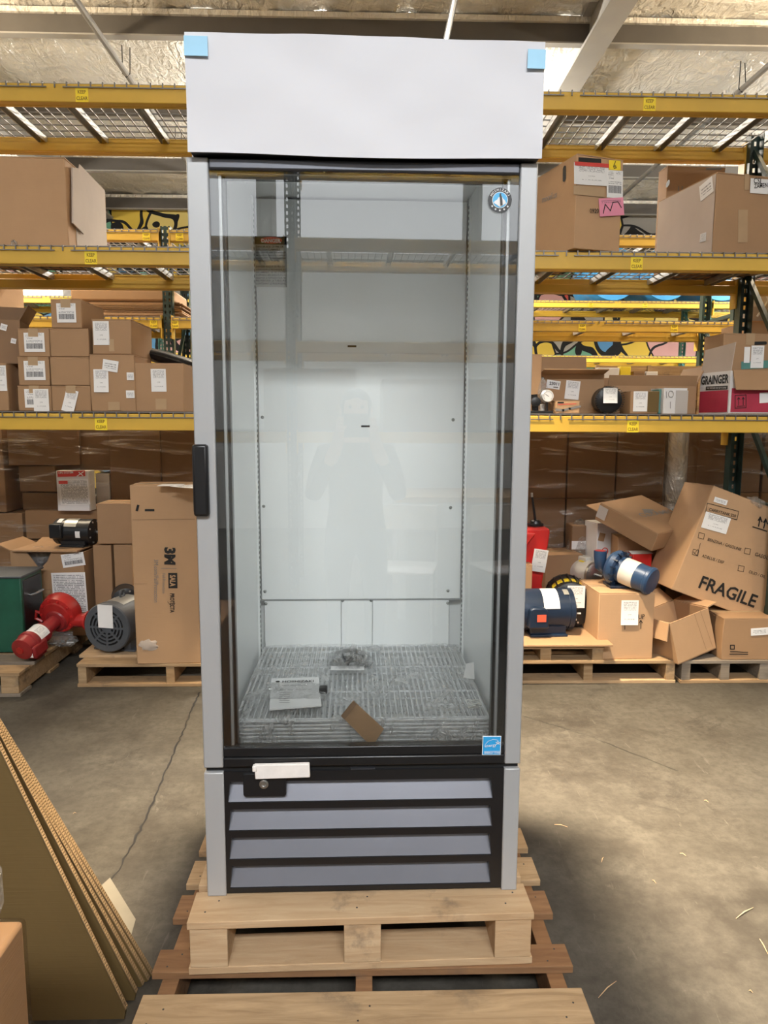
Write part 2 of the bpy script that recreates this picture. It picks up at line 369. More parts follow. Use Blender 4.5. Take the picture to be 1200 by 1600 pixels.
def copy_tree(o, loc=None, rot=None, label=None):
    c = o.copy(); COL.objects.link(c)
    for ch in list(o.children):
        d = ch.copy(); COL.objects.link(d); d.parent = c
        for g in ch.children:
            e = g.copy(); COL.objects.link(e); e.parent = d
    if loc is not None: c.location = loc
    if rot is not None: c.rotation_euler = (0, 0, rot)
    if label: c['label'] = label
    return c
# ------------------------------------------------------------------ room shell
XL, XR, YB, YF, ZC = -9.5, 9.5, 12.25, -6.3, 4.94
def slab(name, mat, x0, x1, y0, y1, z0, z1, label=None, parent=None):
    o = MB().box(x0, x1, y0, y1, z0, z1).build(name, mat, parent, smooth=False)
    return struct(o, label) if parent is None else o
floor = slab('floor', 'concrete', XL, XR, YF, YB, -.15, 0, 'worn grey brown concrete warehouse floor')
slab('wall_back', 'mural', XL, XR, YB, YB + .2, 0, 5.6, 'far wall painted with a colourful mural of black outlined shapes')
slab('wall_left', 'wall_grey', XL - .2, XL, YF, YB, 0, 5.6, 'plain grey side wall')
slab('wall_right', 'wall_grey', XR, XR + .2, YF, YB, 0, 5.6, 'plain grey side wall')
slab('wall_front', 'wall_grey', XL, XR, YF - .2, YF, 0, 5.6, 'plain grey wall behind the viewer carrying added glowing panels')
# foil ceiling sagging between the purlins
PY = [-8.72 + 1.72*i for i in range(13)]      # purlin lines, the visible ones at about 6.9, 8.6, 10.3, 12.0
b = MB(); NX, NY = 150, 150; v = []; f = []
for j in range(NY + 1):
    y = YF + (YB - YF)*j/NY; q = ((y - PY[0])/1.72) % 1.
    for i in range(NX + 1):
        x = XL + (XR - XL)*i/NX
        sag = .06*math.sin(PI*q) + .02*math.sin(7*x + 2*math.sin(3*y))*math.sin(5*y + x) + .012*math.sin(17*x + 9*y)
        v.append((x, y, ZC + .09 - sag))
for j in range(NY):
    for i in range(NX): k = j*(NX + 1) + i; f.append((k, k + NX + 1, k + NX + 2, k + 1))
ceil = struct(b.add(v, f).build('ceiling', 'foil'), 'wrinkled shiny foil insulation under the warehouse roof')
for y in [q for q in PY if q > YF]:
    MB().box(XL, XR, y, y + .06, 4.80, 5.02).build('purlin', 'paint_brown_grey', ceil, smooth=False)
    MB().box(XL, XR, y - .03, y + .0, 4.955, 5.0).build('seam_flap', 'foil', ceil, smooth=False)
    MB().box(XL, XR, y - .012, y + .07, 4.787, 4.80).build('purlin_lip', 'paint_pale_grey', ceil, smooth=False)
for x in (-4.25, 2.02, 8.3):
    MB().box(x - .11, x + .11, YF, YB, 4.72, 4.75).box(x - .035, x + .035, YF, YB, 4.75, 5.0).box(x - .11, x + .11, YF, YB, 5.0, 5.03).build('rafter', 'paint_pale_grey', ceil, smooth=False)
# floor crack and joints
def floor_line(pts, wd, name, mat='dark_gap', jit=0):
    b = MB(); pp = []
    for (x0, y0), (x1, y1) in zip(pts, pts[1:]):
        n = max(2, int(math.hypot(x1 - x0, y1 - y0)/.025))
        for i in range(n): t_ = i/n; pp.append((x0 + (x1 - x0)*t_ + random.uniform(-jit, jit), y0 + (y1 - y0)*t_))
    pp.append(pts[-1]); v = []
    for x, y in pp: w_ = wd*random.uniform(.4, 1.2); v += [(x - w_/2, y, .0012), (x + w_/2, y, .0012)]
    return b.add(v, [(2*i, 2*i + 1, 2*i + 3, 2*i + 2) for i in range(len(pp) - 1)]).build(name, mat, floor, smooth=False)
cp = [atz(*p, 0) for p in ((312, 1082), (285, 1145), (262, 1200), (235, 1262), (205, 1325), (185, 1360), (155, 1392), (120, 1440))]
floor_line([(p.x, p.y) for p in cp], .009, 'crack', 'black_matte', .006)
cp = [atz(*p, 0) for p in ((815, 1118), (920, 1150), (1000, 1182), (1060, 1205))]
floor_line([(p.x, p.y) for p in cp], .005, 'scuff', 'black_matte', .004)

# ------------------------------------------------------------------ lamps and skylights
lamp_names = {3: 'warm square high bay lamp hung above the glass door cooler', 4: 'warm square high bay lamp above the left aisle in front of the near rack', 5: 'warm square high bay lamp above the open floor at right',
              6: 'warm square lamp above the left end behind the near rack', 7: 'warm square lamp above the right end behind the near rack', 8: 'long strip lamp at left above the far aisle',
              9: 'long strip lamp in the middle above the far aisle', 10: 'long strip lamp at right above the far aisle', 11: 'left square lamp behind the viewer near the glowing panels', 12: 'right square lamp behind the viewer near the glowing panels'}
wi = 0
for i, (x, y, z, sx, sy, pw, col, kind) in enumerate([L[:8] for L in LAMPS]):
    if kind == 'skylight':
        wi += 1
        o = MB().box(-sx/2 - .06, sx/2 + .06, -sy/2 - .06, -sy/2, -.02, .2).box(-sx/2 - .06, sx/2 + .06, sy/2, sy/2 + .06, -.02, .2).box(-sx/2 - .06, -sx/2, -sy/2, sy/2, -.02, .2).box(sx/2, sx/2 + .06, -sy/2, sy/2, -.02, .2).build('light_panel_%d' % wi, 'paint_pale_grey', None, smooth=False)
        o.location = (x, y, z); struct(o, 'skylight panel in the roof behind the viewer')
        MB().box(-sx/2, sx/2, -sy/2, sy/2, .0, .01).build('pane', 'glow_cool', o, smooth=False)
    else:
        r = thing('ceiling_lamp', lamp_names[i], 'lamp', (x, y, z), 0, 'lamps under the warehouse roof')
        MB().box(-sx/2 - .03, sx/2 + .03, -sy/2 - .03, sy/2 + .03, .004, .09).build('housing', 'paint_pale_grey', r, bevel=.01)
        MB().box(-sx/2, sx/2, -sy/2, sy/2, -.02, .004).build('diffuser', 'glow_warm', r, smooth=False)
        MB().tube([(-sx*.3, 0, .09), (-sx*.3, 0, 5.0 - z)], .008).build('hanger', 'conduit_metal', r); MB().tube([(sx*.3, 0, .09), (sx*.3, 0, 5.0 - z)], .008).build('hanger', 'conduit_metal', r)

for k, (xa_, xb_) in enumerate(((-3.6, -1.2), (-.95, 1.45), (1.7, 4.1))):      # glowing panels added on the unseen wall to brighten the door glass reflection
    wi += 1
    o = MB().box(xa_ - .05, xb_ + .05, 0, .05, 3.52, 3.60).box(xa_ - .05, xb_ + .05, 0, .05, 4.66, 4.72).box(xa_ - .05, xa_, 0, .05, 3.6, 4.66).box(xb_, xb_ + .05, 0, .05, 3.6, 4.66).build('light_panel_%d' % wi, 'paint_pale_grey', None, smooth=False)
    o.location = (0, YF, 0); struct(o, 'added glowing panel high on the wall behind the viewer')
    MB().box(xa_, xb_, .005, .015, 3.6, 4.66).build('pane', 'glow_added', o, smooth=False)

# ------------------------------------------------------------------ conduits under the roof
def conduit(x, y0, y1, z, label, hang):
    r = thing('conduit_pipe', label, 'pipe', (x, y0, z), 0, 'conduits under the roof')
    MB().tube([(0, 0, 0), (0, y1 - y0, 0)], .028, 10).build('pipe', 'conduit_metal', r)
    for h in hang: MB().tube([(-.03, h - y0, .35), (-.035, h - y0, 0), (0, h - y0, -.034), (.035, h - y0, 0), (.03, h - y0 + .05, .3)], .005, 5).build('hanger_wire', 'black_matte', r)
def cx(px, py, z, Y):  # x position of a line running in depth through this pixel at height z
    d = ray(px, py); k = (z - EYE.z)/d.z; return (EYE + d*k).x
conduit(cx(172, 78, 4.72, 0), -6.2, 12.1, 4.72, 'thin grey conduit hanging under the roof, left of the white sign box', [7.3, 9.2, 3.2])
conduit(cx(706, 20, 4.80, 0), -6.2, 12.1, 4.80, 'thin grey conduit hanging under the roof, straight above the white sign box', [9.2, 4.2])
conduit(cx(1190, 112, 4.72, 0), -6.2, 12.1, 4.72, 'thin grey conduit hanging under the roof at the right edge', [7.4, 9.4, 3.2])

# ------------------------------------------------------------------ pallet racks
def post(mb, x, y, h, wd=.08, dp=.065, face=-1):
    """slotted C post: perforated face towards -y (face -1) or +y, with two side flanges"""
    yf = y if face < 0 else y + dp - .004
    for xa, xb in ((-wd/2, -wd/2 + .014), (-.012, .012), (wd/2 - .014, wd/2)): mb.box(x + xa, x + xb, yf, yf + .004, 0, h)
    n = int(h/.05)
    for i in range(n + 1):
        z = min(i*.05, h - .026); mb.box(x - wd/2 + .01, x + wd/2 - .01, yf + .0005, yf + .0035, z, z + .024)
    for sx in (-1, 1): mb.box(x + sx*(wd/2 - .002) - .002, x + sx*(wd/2 - .002) + .002, y, y + dp, 0, h)
    mb.box(x - .06, x + .06, y - .02, y + dp + .02, 0, .008)
def rack(label, Y0, dep, xs, tops, h, ym, pm, stick, nbar=7, mesh=True, group='pallet racks', skip=()):
    r = thing('pallet_rack', label, 'rack', (0, Y0, 0), 0, group)
    for x in xs:
        for y in (.05, dep - .115):
            m = MB(); post(m, x, y, h, face=-1 if y < .1 else 1); m.build('post', pm, r, smooth=False)
        z = .25
        while z < h - .2:
            MB().box(x - .015, x + .015, .09, dep - .09, z, z + .03).build('brace', pm, r, smooth=False)
            if z + .75 < h: MB().tube([(x, .09, z + .03), (x, dep - .09, z + .68)], .018, 4).build('brace', pm, r, smooth=False)
            z += .70
    for bi, (x0, x1) in enumerate(zip(xs, xs[1:])):
        for li, zt in enumerate(tops):
            if (bi, li) in skip: continue
            a, c = x0 + .04, x1 - .04; fb = None
            for y0, y1, y2 in ((0, .045, .07), (dep, dep - .045, dep - .07)):
                m = MB().box(a, c, min(y0, y1), max(y0, y1), zt - .085, zt).box(a, c, min(y1, y2), max(y1, y2), zt - .085, zt - .035)
                o = m.build('beam', ym, r, bevel=.004); fb = fb or o
                for xx in (a, c - .008): MB().box(xx, xx + .008, min(y0, y2) - .004, max(y0, y2), zt - .17, zt + .02).build('beam_connector', ym, r, smooth=False)
            for sx in stick.get((bi, li), ()):
                s = MB().box(sx - .031, sx + .031, -.0022, -.001, zt - .0845, zt - .0215).build('warning_sticker', 'sticker_yellow', fb, smooth=False)
                for k, wd_ in enumerate(('KEEP', 'CLEAR')):
                    v, f = text_mesh(wd_, .015, 'CENTER'); kk = .0205 if k else .0205
                    MB().add([(sx + q[0]*kk*.9, -.0032, zt - (.047 if k == 0 else .076) + q[1]*kk*1.15) for q in v], f).build('lettering', 'ink_brown', fb, smooth=False)
            if not mesh: continue
            m = MB(); wr = .0028; z = zt + .004
            n = int((c - a)/.058)
            for i in range(n + 1):
                x = a + .01 + (c - a - .02)*i/n
                m.box(x - wr, x + wr, -.006, dep + .006, z - wr, z + wr)
                m.box(x - wr, x + wr, -.007, -.002, zt - .02, z + wr)
            for i in range(9):
                y = .03 + (dep - .06)*i/8; m.box(a + .01, c - .01, y - wr, y + wr, z + wr, z + 3*wr)
            mid = (a + c)/2
            m.box(a + .01, mid - .04, -.009, -.005, zt - .021, zt - .016); m.box(mid + .04, c - .01, -.009, -.005, zt - .021, zt - .016)
            o = m.build('wire_deck', 'wire_grey', r, smooth=False); o['kind'] = 'stuff'
            for i in range(nbar):
                x = a + (c - a)*(i + .5)/nbar
                MB().box(x - .022, x + .022, .05, dep - .05, z - .008, z - .004).box(x - .022, x - .018, .05, dep - .05, z - .04, z - .004).box(x + .018, x + .022, .05, dep - .05, z - .04, z - .004).build('support_bar', 'galvanised', r, smooth=False)
    return r
LV = [1.468, 2.300, 3.070]
xs1 = [-2.80, -.25, 2.30, 4.85]
R1Y, R1D = 3.75, .72
def sx_(px, py, Y): return at(px, py, Y).x
rack('near yellow beamed pallet rack with dark green posts right behind the cooler', R1Y, R1D, xs1, LV, 3.13, 'beam_yellow', 'post_green',
     {(0, 2): [sx_(128, 145, R1Y)], (1, 2): [sx_(1015, 158, R1Y)], (0, 1): [sx_(142, 400, R1Y)], (1, 1): [sx_(995, 405, R1Y)], (0, 0): [sx_(158, 662, R1Y)], (1, 0): [sx_(989, 661, R1Y)]})
R2Y, R2D = 6.1, .75
xs2 = [-4.08, -1.66, .76, 3.18, 5.60]
rack('second yellow beamed pallet rack with dark green posts seen through the near rack', R2Y, R2D, xs2, [1.468, 2.285, 2.985], 3.03, 'beam_yellow', 'post_green',
     {(0, 2): [-1.80], (1, 2): [-1.53], (0, 1): [sx_(240, 503, R2Y)], (1, 1): [sx_(273, 503, R2Y)], (2, 1): [sx_(910, 503, R2Y), sx_(1054, 503, R2Y)]}, nbar=5)
R3Y, R3D = 9.8, .9
xs3 = [-5.52, -2.97, -.42, 2.13, 4.68, 7.23]
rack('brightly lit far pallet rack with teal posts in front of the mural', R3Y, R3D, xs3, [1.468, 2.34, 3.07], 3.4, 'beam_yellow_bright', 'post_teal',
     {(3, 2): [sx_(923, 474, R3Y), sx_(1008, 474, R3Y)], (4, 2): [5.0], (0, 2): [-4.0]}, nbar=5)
RBY, RBD = -3.3, .85
rack('yellow pallet rack with dark blue posts behind the viewer, mirrored in the glass', RBY, RBD, [-3.13, -.49, 2.15, 4.79], [1.35, 2.06, 2.84, 3.62], 4.5, 'beam_yellow', 'post_blue', {}, nbar=5)
# ------------------------------------------------------------------ wooden pallets
def pallet(label, loc, rotz, W, boards, H, str_x, str_w, mats, bottom=None, th=.019, nails=False, group='wooden pallets'):
    """boards: (y0, y1[, z offset]) top deck boards across x; stringers run along y at str_x; bottom: boards like the top"""
    r = thing('wooden_pallet', label, 'pallet', loc, rotz, group)
    ya, yb = boards[0][0], boards[-1][1]
    for i, bd in enumerate(boards):
        m = MB().box(-W/2, W/2, bd[0], bd[1], H - th, H)
        o = m.build('deck_board', mats[i % len(mats)], r, bevel=.002, smooth=False)
        if nails:
            n = MB()
            for sx in str_x:
                for k in (-.013, .013): n.lathe([(0, .0024), (.0006, .0024)], 6, Matrix.Translation((sx + k, (bd[0] + bd[1])/2 + k*1.5, H)) @ Matrix.Rotation(-PI/2, 4, 'Y'))
            n.build('nail_heads', 'dark_gap', o)
    for x in str_x:
        MB().box(x - str_w/2, x + str_w/2, ya + .004, yb - .004, th, H - th).build('stringer', mats[0], r, bevel=.002, smooth=False)
    for i, bd in enumerate(bottom or boards[::2]):
        MB().box(-W/2, W/2, bd[0], bd[1], 0, th).build('bottom_board', mats[(i + 1) % len(mats)], r, bevel=.002, smooth=False)
    return r
pallet('weathered brown pallet on the floor carrying the pale pallet under the cooler', (-.003, 0, 0), .0, 1.01,
       [(.96, 1.06), (1.10, 1.20), (1.26, 1.36), (1.36, 1.485), (1.55, 1.625), (1.735, 1.83), (1.875, 1.985), (2.03, 2.14)], .13, (-.46, 0, .46), .04,
       ['wood_old', 'wood_old', 'wood_mid', 'wood_mid', 'wood_old', 'wood_old', 'wood_mid', 'wood_mid'], bottom=[(.98, 1.08), (1.40, 1.50), (1.72, 1.82), (2.03, 2.13)], nails=True)
pallet('clean pale new pallet directly under the glass door cooler', (-.008 + 1.6*math.sin(.024), 0, .13), .024, .822,
       [(1.545, 1.655), (1.68, 1.77), (1.80, 1.90), (1.93, 2.03), (2.06, 2.16), (2.19, 2.29), (2.31, 2.42)], .1386, (-.362, 0, .362), .088,
       ['wood_new'], bottom=[(1.55, 1.66), (1.9, 2.0), (2.3, 2.41)], nails=True)

# ------------------------------------------------------------------ the glass door cooler
CL, CYAW = (-.0053, 1.6314, .2686), .0126
fr_ = thing('glass_door_refrigerator', 'tall silver and white single glass door refrigerator with black louvred base on pallets', 'refrigerator', CL, CYAW)
S0 = Surf(fr_)
HW = .384; RI = .345
def z0(px, py, y=0): return Surf(fr_, Matrix.Translation((0, y, 0))).uv(px, py).y
def x0_(px, py, y=0): return Surf(fr_, Matrix.Translation((0, y, 0))).uv(px, py).x
ZG0, ZG1, ZT = .322, .334, 1.729
sh = MB().box(-HW, -.348, .062, .83, 0, 1.90).box(.348, HW, .062, .83, 0, 1.90).box(-.348, .348, .79, .83, 0, 1.90).box(-.348, .348, .062, .79, 1.865, 1.90).box(-.348, .348, .062, .79, .29, .328)
sh.build('cabinet_shell', 'silver_paint', fr_, smooth=False)
li = MB().box(-.348, -.340, .064, .74, .328, 1.86).box(.340, .348, .064, .74, .328, 1.86).box(-.340, .340, .732, .74, .328, 1.86).box(-.348, .348, .064, .74, 1.857, 1.865).box(-.340, .340, .064, .732, .328, .335).box(-.340, .340, .064, .070, 1.70, 1.857)
lin = li.build('inner_liner', 'liner_white', fr_, smooth=False)
YBK = .692
SB = Surf(fr_, Matrix.Translation((0, YBK, 0)))
zb_ = SB.uv(560, 936).y
bp = MB().box(-.332, .332, YBK, YBK + .012, zb_, 1.85).build('back_panel', 'liner_white', fr_, bevel=.002, smooth=False)
MB().box(-.332, .332, YBK + .002, YBK + .012, zb_ - .004, zb_).build('panel_gap', 'silver_paint', bp, smooth=False)
xa, xb, xc, xd = (SB.uv(p, 960).x for p in (413, 533, 582, 702))
for a, b_ in ((xa, xb - .0006), (xb + .0006, xc - .0006), (xc + .0006, xd)): MB().box(a, b_, YBK + .006, YBK + .012, .345, zb_ - .005).build('lower_panel', 'liner_white', fr_, bevel=.002, smooth=False)
for p in ((410, 652), (708, 656), (412, 791), (704, 793), (414, 924), (700, 923), (415, 944), (700, 943), (535, 939), (580, 939)):
    q = SB.uv(*p); MB().lathe([(0, .0055), (.002, .005), (.004, .002)], 10, Matrix.Translation((q.x, YBK + (.006 if p[1] > 936 else 0), q.y)) @ Matrix.Rotation(-PI/2, 4, 'Z')).build('screw', 'screw_metal', bp)
for p in ((550, 541), (571, 666)):
    q = SB.uv(*p); MB().box(q.x - .014, q.x + .014, YBK - .001, YBK + .001, q.y - .003, q.y + .003).build('slot', 'black_matte', bp, smooth=False)
for sx in (-1, 1):
    for y in (.105, .668):
        pl = MB().box(min(sx*.340, sx*.334), max(sx*.340, sx*.334), y - .013, y + .013, .34, 1.85).build('shelf_pilaster', 'liner_white', fr_, smooth=False)
        m = MB(); z = .37
        while z < 1.83: m.box(min(sx*.3345, sx*.3332), max(sx*.3345, sx*.3332), y - .0035, y + .0035, z, z + .0085); z += .0165
        m.build('slot_row', 'black_matte', pl, smooth=False)['kind'] = 'stuff'
# danger label on the back panel
dl = paper(SB, (398, 369), (448, 370), (399, 448), 'label_silver', 'danger_label')
paper(SB, (398, 369), (448, 370), (398, 382), 'black_matte', 'danger_header', lift=.003)
q = SB.uv(424, 376); m = MB(); m.lathe([(0, .034), (.0006, .034)], 24, Matrix.Translation((q.x, YBK - .0045, q.y)) @ Matrix.Diagonal((1, 1, .30, 1)) @ Matrix.Rotation(-PI/2, 4, 'Z')); m.build('danger_oval', 'ink_red', fr_)
text(SB, 'DANGER', (409, 379.5), (439, 379.5), 1.0, 'paper_white', .02, .006)
dtf = ["DANGER-RISQUE DE FEU OU", "D'EXPLOSION LE FRIGORIGENE EST", "INFLAMMABLE. NE PAS UTILISER", "D'APPAREILS MECANIQUES POUR", "DEGIVRER LE REFRIGERATEUR. NE", "PAS PERFORER LA TUBULURE", "CONTENANT LE FRIGORIGENE."]
dtx = ['DANGER-RISK OF FIRE OR', 'EXPLOSION FLAMMABLE', 'REFRIGERANT USED. DO NOT USE', 'MECHANICAL DEVICES TO DEFROST', 'REFRIGERATOR. DO NOT PUNCTURE', 'REFRIGERANT TUBING.']
for k, s_ in enumerate(dtx + [''] + dtf):
    if s_: y_ = 387.5 + 4.4*k; text(SB, s_, (400.5, y_), (400.5 + min(46, 1.95*len(s_)), y_), 1.25, 'ink_black', .02, .003)
# door: core frame with silver stiles, rails, glass, handle
ZR1 = z0(565, 1167); ZTR = z0(565, 268)
core = MB()
for a, c in ((-.337, -.319), (.327, RI)): core.box(a, c, .012, .058, .336, 1.727)
core.box(-.319, .327, .012, .058, .336, ZR1 - .022).box(-.319, .327, .012, .058, ZTR - .006, 1.727)
door = core.build('door', 'black_plastic', fr_, smooth=False)
for s in (-1, 1):
    i_ = .337 if s < 0 else RI; g_ = 0 if s < 0 else .008
    MB().box(min(s*i_, s*HW), max(s*i_, s*HW), 0, .058, ZG1, ZT).build('stile', 'silver_paint', door, bevel=.003)
    MB().box(min(s*(.319 + g_), s*(.313 + g_)), max(s*(.319 + g_), s*(.313 + g_)), .018, .05, ZR1 - .02, ZTR - .006).build('spacer_strip', 'silver_paint', door, smooth=False)
    MB().box(min(s*(.3125 + g_), s*(.306 + g_)), max(s*(.3125 + g_), s*(.306 + g_)), .030, .05, ZR1 - .02, ZTR - .006).build('gasket', 'black_plastic', door, smooth=False)
MB().prism([(-.337, ZTR), (RI, ZTR), (RI, ZT - .001), (-.337, ZT - .001)], 0, .03).build('top_rail', 'dark_rail', door, bevel=.004)
MB().box(-.337, RI, .001, .03, ZG1, z0(565, 1182)).build('bottom_rail', 'black_plastic', door, bevel=.004)
MB().box(-.337, RI, .0035, .03, z0(565, 1182), ZR1).build('glass_bead', 'black_plastic', door, bevel=.003)
MB().box(-.337, RI, .006, .010, ZR1, ZTR).build('glass_pane', 'door_glass', door, smooth=False)
hx1 = x0_(327, 750); hz0, hz1 = z0(316, 806), z0(316, 694)
MB().box(-HW - .003, hx1, -.016, .03, hz0, hz1).build('handle', 'black_plastic', door, bevel=.006)
MB().box(-HW - .0035, -HW + .006, -.010, .02, hz0 + .012, hz1 - .012).build('handle_recess', 'black_matte', door, smooth=False)
# round emblem on the glass
SG = Surf(fr_, Matrix.Translation((0, .0055, 0)))
ec = SG.uv(781, 313); er = .0265
def disc(r, lift, mat, name, n=32, c=ec): MB().lathe([(0, r), (.0005, r)], n, Matrix.Translation((c.x, .0055 - lift, c.y)) @ Matrix.Rotation(-PI/2, 4, 'Z')).build(name, mat, door)
disc(er, .0008, 'black_plastic', 'emblem_ring'); disc(er*.66, .0016, 'paper_white', 'emblem_rim'); disc(er*.61, .0022, 'badge_blue', 'emblem_field')
def flat(poly, c, k, mat, name, lift, par): return MB().add([(c.x + x*k, .0055 - lift, c.y + z*k) for x, z in poly], [tuple(range(len(poly)))]).build(name, mat, par, smooth=False)
flat([(-.55, -.22), (.0, -.58), (.52, -.26), (.40, -.02), (.25, .10), (.14, .30), (.02, .18), (-.12, .22), (-.25, .02), (-.42, -.08)], ec, er, 'paper_white', 'emblem_peaks', .0034, door)
flat([(.02, -.48), (.22, -.44), (.20, -.10), (.14, .25), (.06, .40), (.10, .50), (-.02, .52), (-.08, .40), (-.04, .15), (-.02, -.10)], ec, er, 'black_plastic', 'emblem_figure', .0042, door)
m = MB()
for i, chr_ in enumerate('HOSHIZAKI'):
    a = (152 - i*15.5)*D2R; v, f = text_mesh(chr_, .02, 'CENTER'); k = er*.27; R_ = Matrix.Rotation(-(a - PI/2), 4, 'Y')
    m.add([(q[0]*k, 0, q[1]*k) for q in v], f, Matrix.Translation((ec.x + er*.73*math.cos(a), .0055 - .0028, ec.y + er*.73*math.sin(a))) @ R_)
for i in range(5):
    a = (218 + i*26)*D2R; r5 = []
    for k in range(10): rr = er*(.11 if k % 2 == 0 else .05); r5.append((rr*math.sin(k*PI/5), 0, rr*math.cos(k*PI/5)))
    m.add(r5, [tuple(range(9, -1, -1))], Matrix.Translation((ec.x + er*.83*math.cos(a), .0055 - .0028, ec.y + er*.83*math.sin(a))))
m.build('emblem_lettering', 'paper_white', door, smooth=False)
# blue energy sticker
SE = Surf(fr_, Matrix.Translation((0, .003, 0)))
paper(SE, (754, 1149.5), (783, 1149.5), (754, 1179), 'paper_white', 'energy_sticker_border', lift=.001)
paper(SE, (755, 1150.5), (782, 1150.5), (755, 1178), 'star_blue', 'energy_sticker', lift=.0022)
text(SE, 'ENERGY STAR', (756.5, 1176.5), (780.5, 1176.3), 1.1, 'paper_white', .01, .0045)
text(SE, 'energy', (757, 1166.5), (775, 1164.5), 1.0, 'paper_white', .0, .0045)
strokes(SE, [[(756, 1173), (782, 1172.5)], [(757, 1163), (762, 1157), (770, 1154), (777, 1155)], [(775, 1162), (777.5, 1156), (780, 1162), (774, 1158.5), (781, 1158.5), (775, 1162)]], .0008, 'paper_white', .0045)
# louvred base
gx0, gx1 = x0_(357, 1300), x0_(769, 1300)
rows = [(z0(565, a), z0(565, c)) for a, c in ((1220, 1252.5), (1263, 1296.5), (1307, 1341), (1351, 1385.5))]
pn = MB().box(-.337, gx0, .004, .04, .006, ZG0).box(gx1, RI, .004, .04, .006, ZG0)
zs = [ZG0] + [z for r_ in rows for z in r_] + [.006]
for k in range(0, len(zs), 2): pn.box(gx0, gx1, .004, .04, zs[k + 1], zs[k])
for (zt_, zb2) in rows:      # slanted slot ends
    pn.prism([(gx0, zb2), (gx0 + .006, zt_), (gx0, zt_)], .004, .04).prism([(gx1, zb2), (gx1, zt_), (gx1 - .006, zt_)], .004, .04)
pn.box(-.337, RI, .10, .11, .006, ZG0)
gr = pn.build('louvred_grille', 'black_plastic', fr_, smooth=False)
for (zt_, zb2) in rows:
    MB().add([(gx0, .008, zb2), (gx1, .008, zb2), (gx1, .036, zt_ + .004), (gx0, .036, zt_ + .004), (gx0, .016, zb2 - .004), (gx1, .016, zb2 - .004), (gx1, .04, zt_ + .004), (gx0, .04, zt_ + .004)],
             [(0, 1, 2, 3), (4, 7, 6, 5), (0, 4, 5, 1), (3, 2, 6, 7), (0, 3, 7, 4), (1, 5, 6, 2)]).build('louver', 'louver_silver', gr, smooth=False)
for s, i_ in ((-1, .337), (1, RI)): MB().box(min(s*i_, s*HW), max(s*i_, s*HW), 0, .06, 0, ZG0).build('side_trim', 'silver_paint', gr, bevel=.003)
lx0, lx1 = x0_(380, 1230), x0_(447, 1230); lz = z0(413, 1245)
MB().prism([(lx0 + .004, lz), (lx1 - .004, lz), (lx1, lz + .005), (lx1, ZG0 - .004), (lx0, ZG0 - .004), (lx0, lz + .005)], -.001, .03).build('lock_tab', 'black_plastic', gr, bevel=.002)
q = S0.uv(412.5, 1224.5)
MB().lathe([(-.001, .011), (.004, .011), (.005, .009), (.005, .006), (.003, .004)], 20, Matrix.Translation((q.x, .0, q.y)) @ Matrix.Rotation(-PI/2, 4, 'Z')).build('lock', 'screw_metal', gr)
MB().box(-HW + .004, HW - .004, .012, .09, ZG0, ZG1).build('hinge_gap', 'black_matte', gr, smooth=False)
q = S0.uv(567, 1201); MB().box(q.x - .03, q.x + .03, .004, .012, ZG0 + .001, ZG0 + .004).build('latch', 'dark_rail', gr, smooth=False)
# sign box with its paper cover
YS = -.022
SS = Surf(fr_, Matrix.Translation((0, YS, 0)))
sx0, sx1 = SS.uv(290.5, 140).x, SS.uv(849.5, 155).x
szb, szt = SS.uv(570, 243).y, SS.uv(570, 57).y
sg = MB().box(sx0 + .004, sx1 - .004, YS + .006, .059, ZT + .002, szt - .004).build('sign_box', 'black_plastic', fr_, bevel=.003)
b = MB(); NX, NZ = 40, 14; v = []; f = []
for k in range(2):
    for j in range(NZ + 1):
        for i in range(NX + 1):
            u, q = i/NX, j/NZ
            wob = .0022*math.sin(9*u + 3*q) * math.sin(5*q + 2*u) + .0012*math.sin(23*u)*math.sin(11*q)
            zz = szb + (szt - szb)*q + (.003*math.sin(7*u + 1) - .002 if j == 0 else 0) + (.002*math.sin(5*u) if j == NZ else 0)
            v.append((sx0 + (sx1 - sx0)*u, YS + wob + (0 if k == 0 else .0025), zz))
n1 = (NX + 1)*(NZ + 1)
for j in range(NZ):
    for i in range(NX): k = j*(NX + 1) + i; f += [(k, k + 1, k + NX + 2, k + NX + 1), (k + n1, k + n1 + NX + 1, k + n1 + NX + 2, k + n1 + 1)]
for i in range(NX): f += [(i, i + n1, i + 1 + n1, i + 1), (NZ*(NX + 1) + i, NZ*(NX + 1) + i + 1, NZ*(NX + 1) + i + 1 + n1, NZ*(NX + 1) + i + n1)]
b.add(v, f); b.build('paper_cover', 'sign_paper', sg)
MB().box(sx1 - .0035, sx1, YS + .004, .059, szb + .01, szt).box(sx0, sx0 + .0035, YS + .004, .059, szb + .01, szt).build('side_panel', 'silver_paint', sg, smooth=False)
MB().box(sx0 + .002, sx1 - .002, YS + .004, .059, szt - .004, szt - .001).build('top_panel', 'silver_paint', sg, smooth=False)
paper(SS, (288, 58), (325, 59), (288, 89), 'tape_blue', 'blue_tape', lift=.0055)
paper(SS, (824, 79), (852, 80), (824, 109), 'tape_blue', 'blue_tape', lift=.0055)
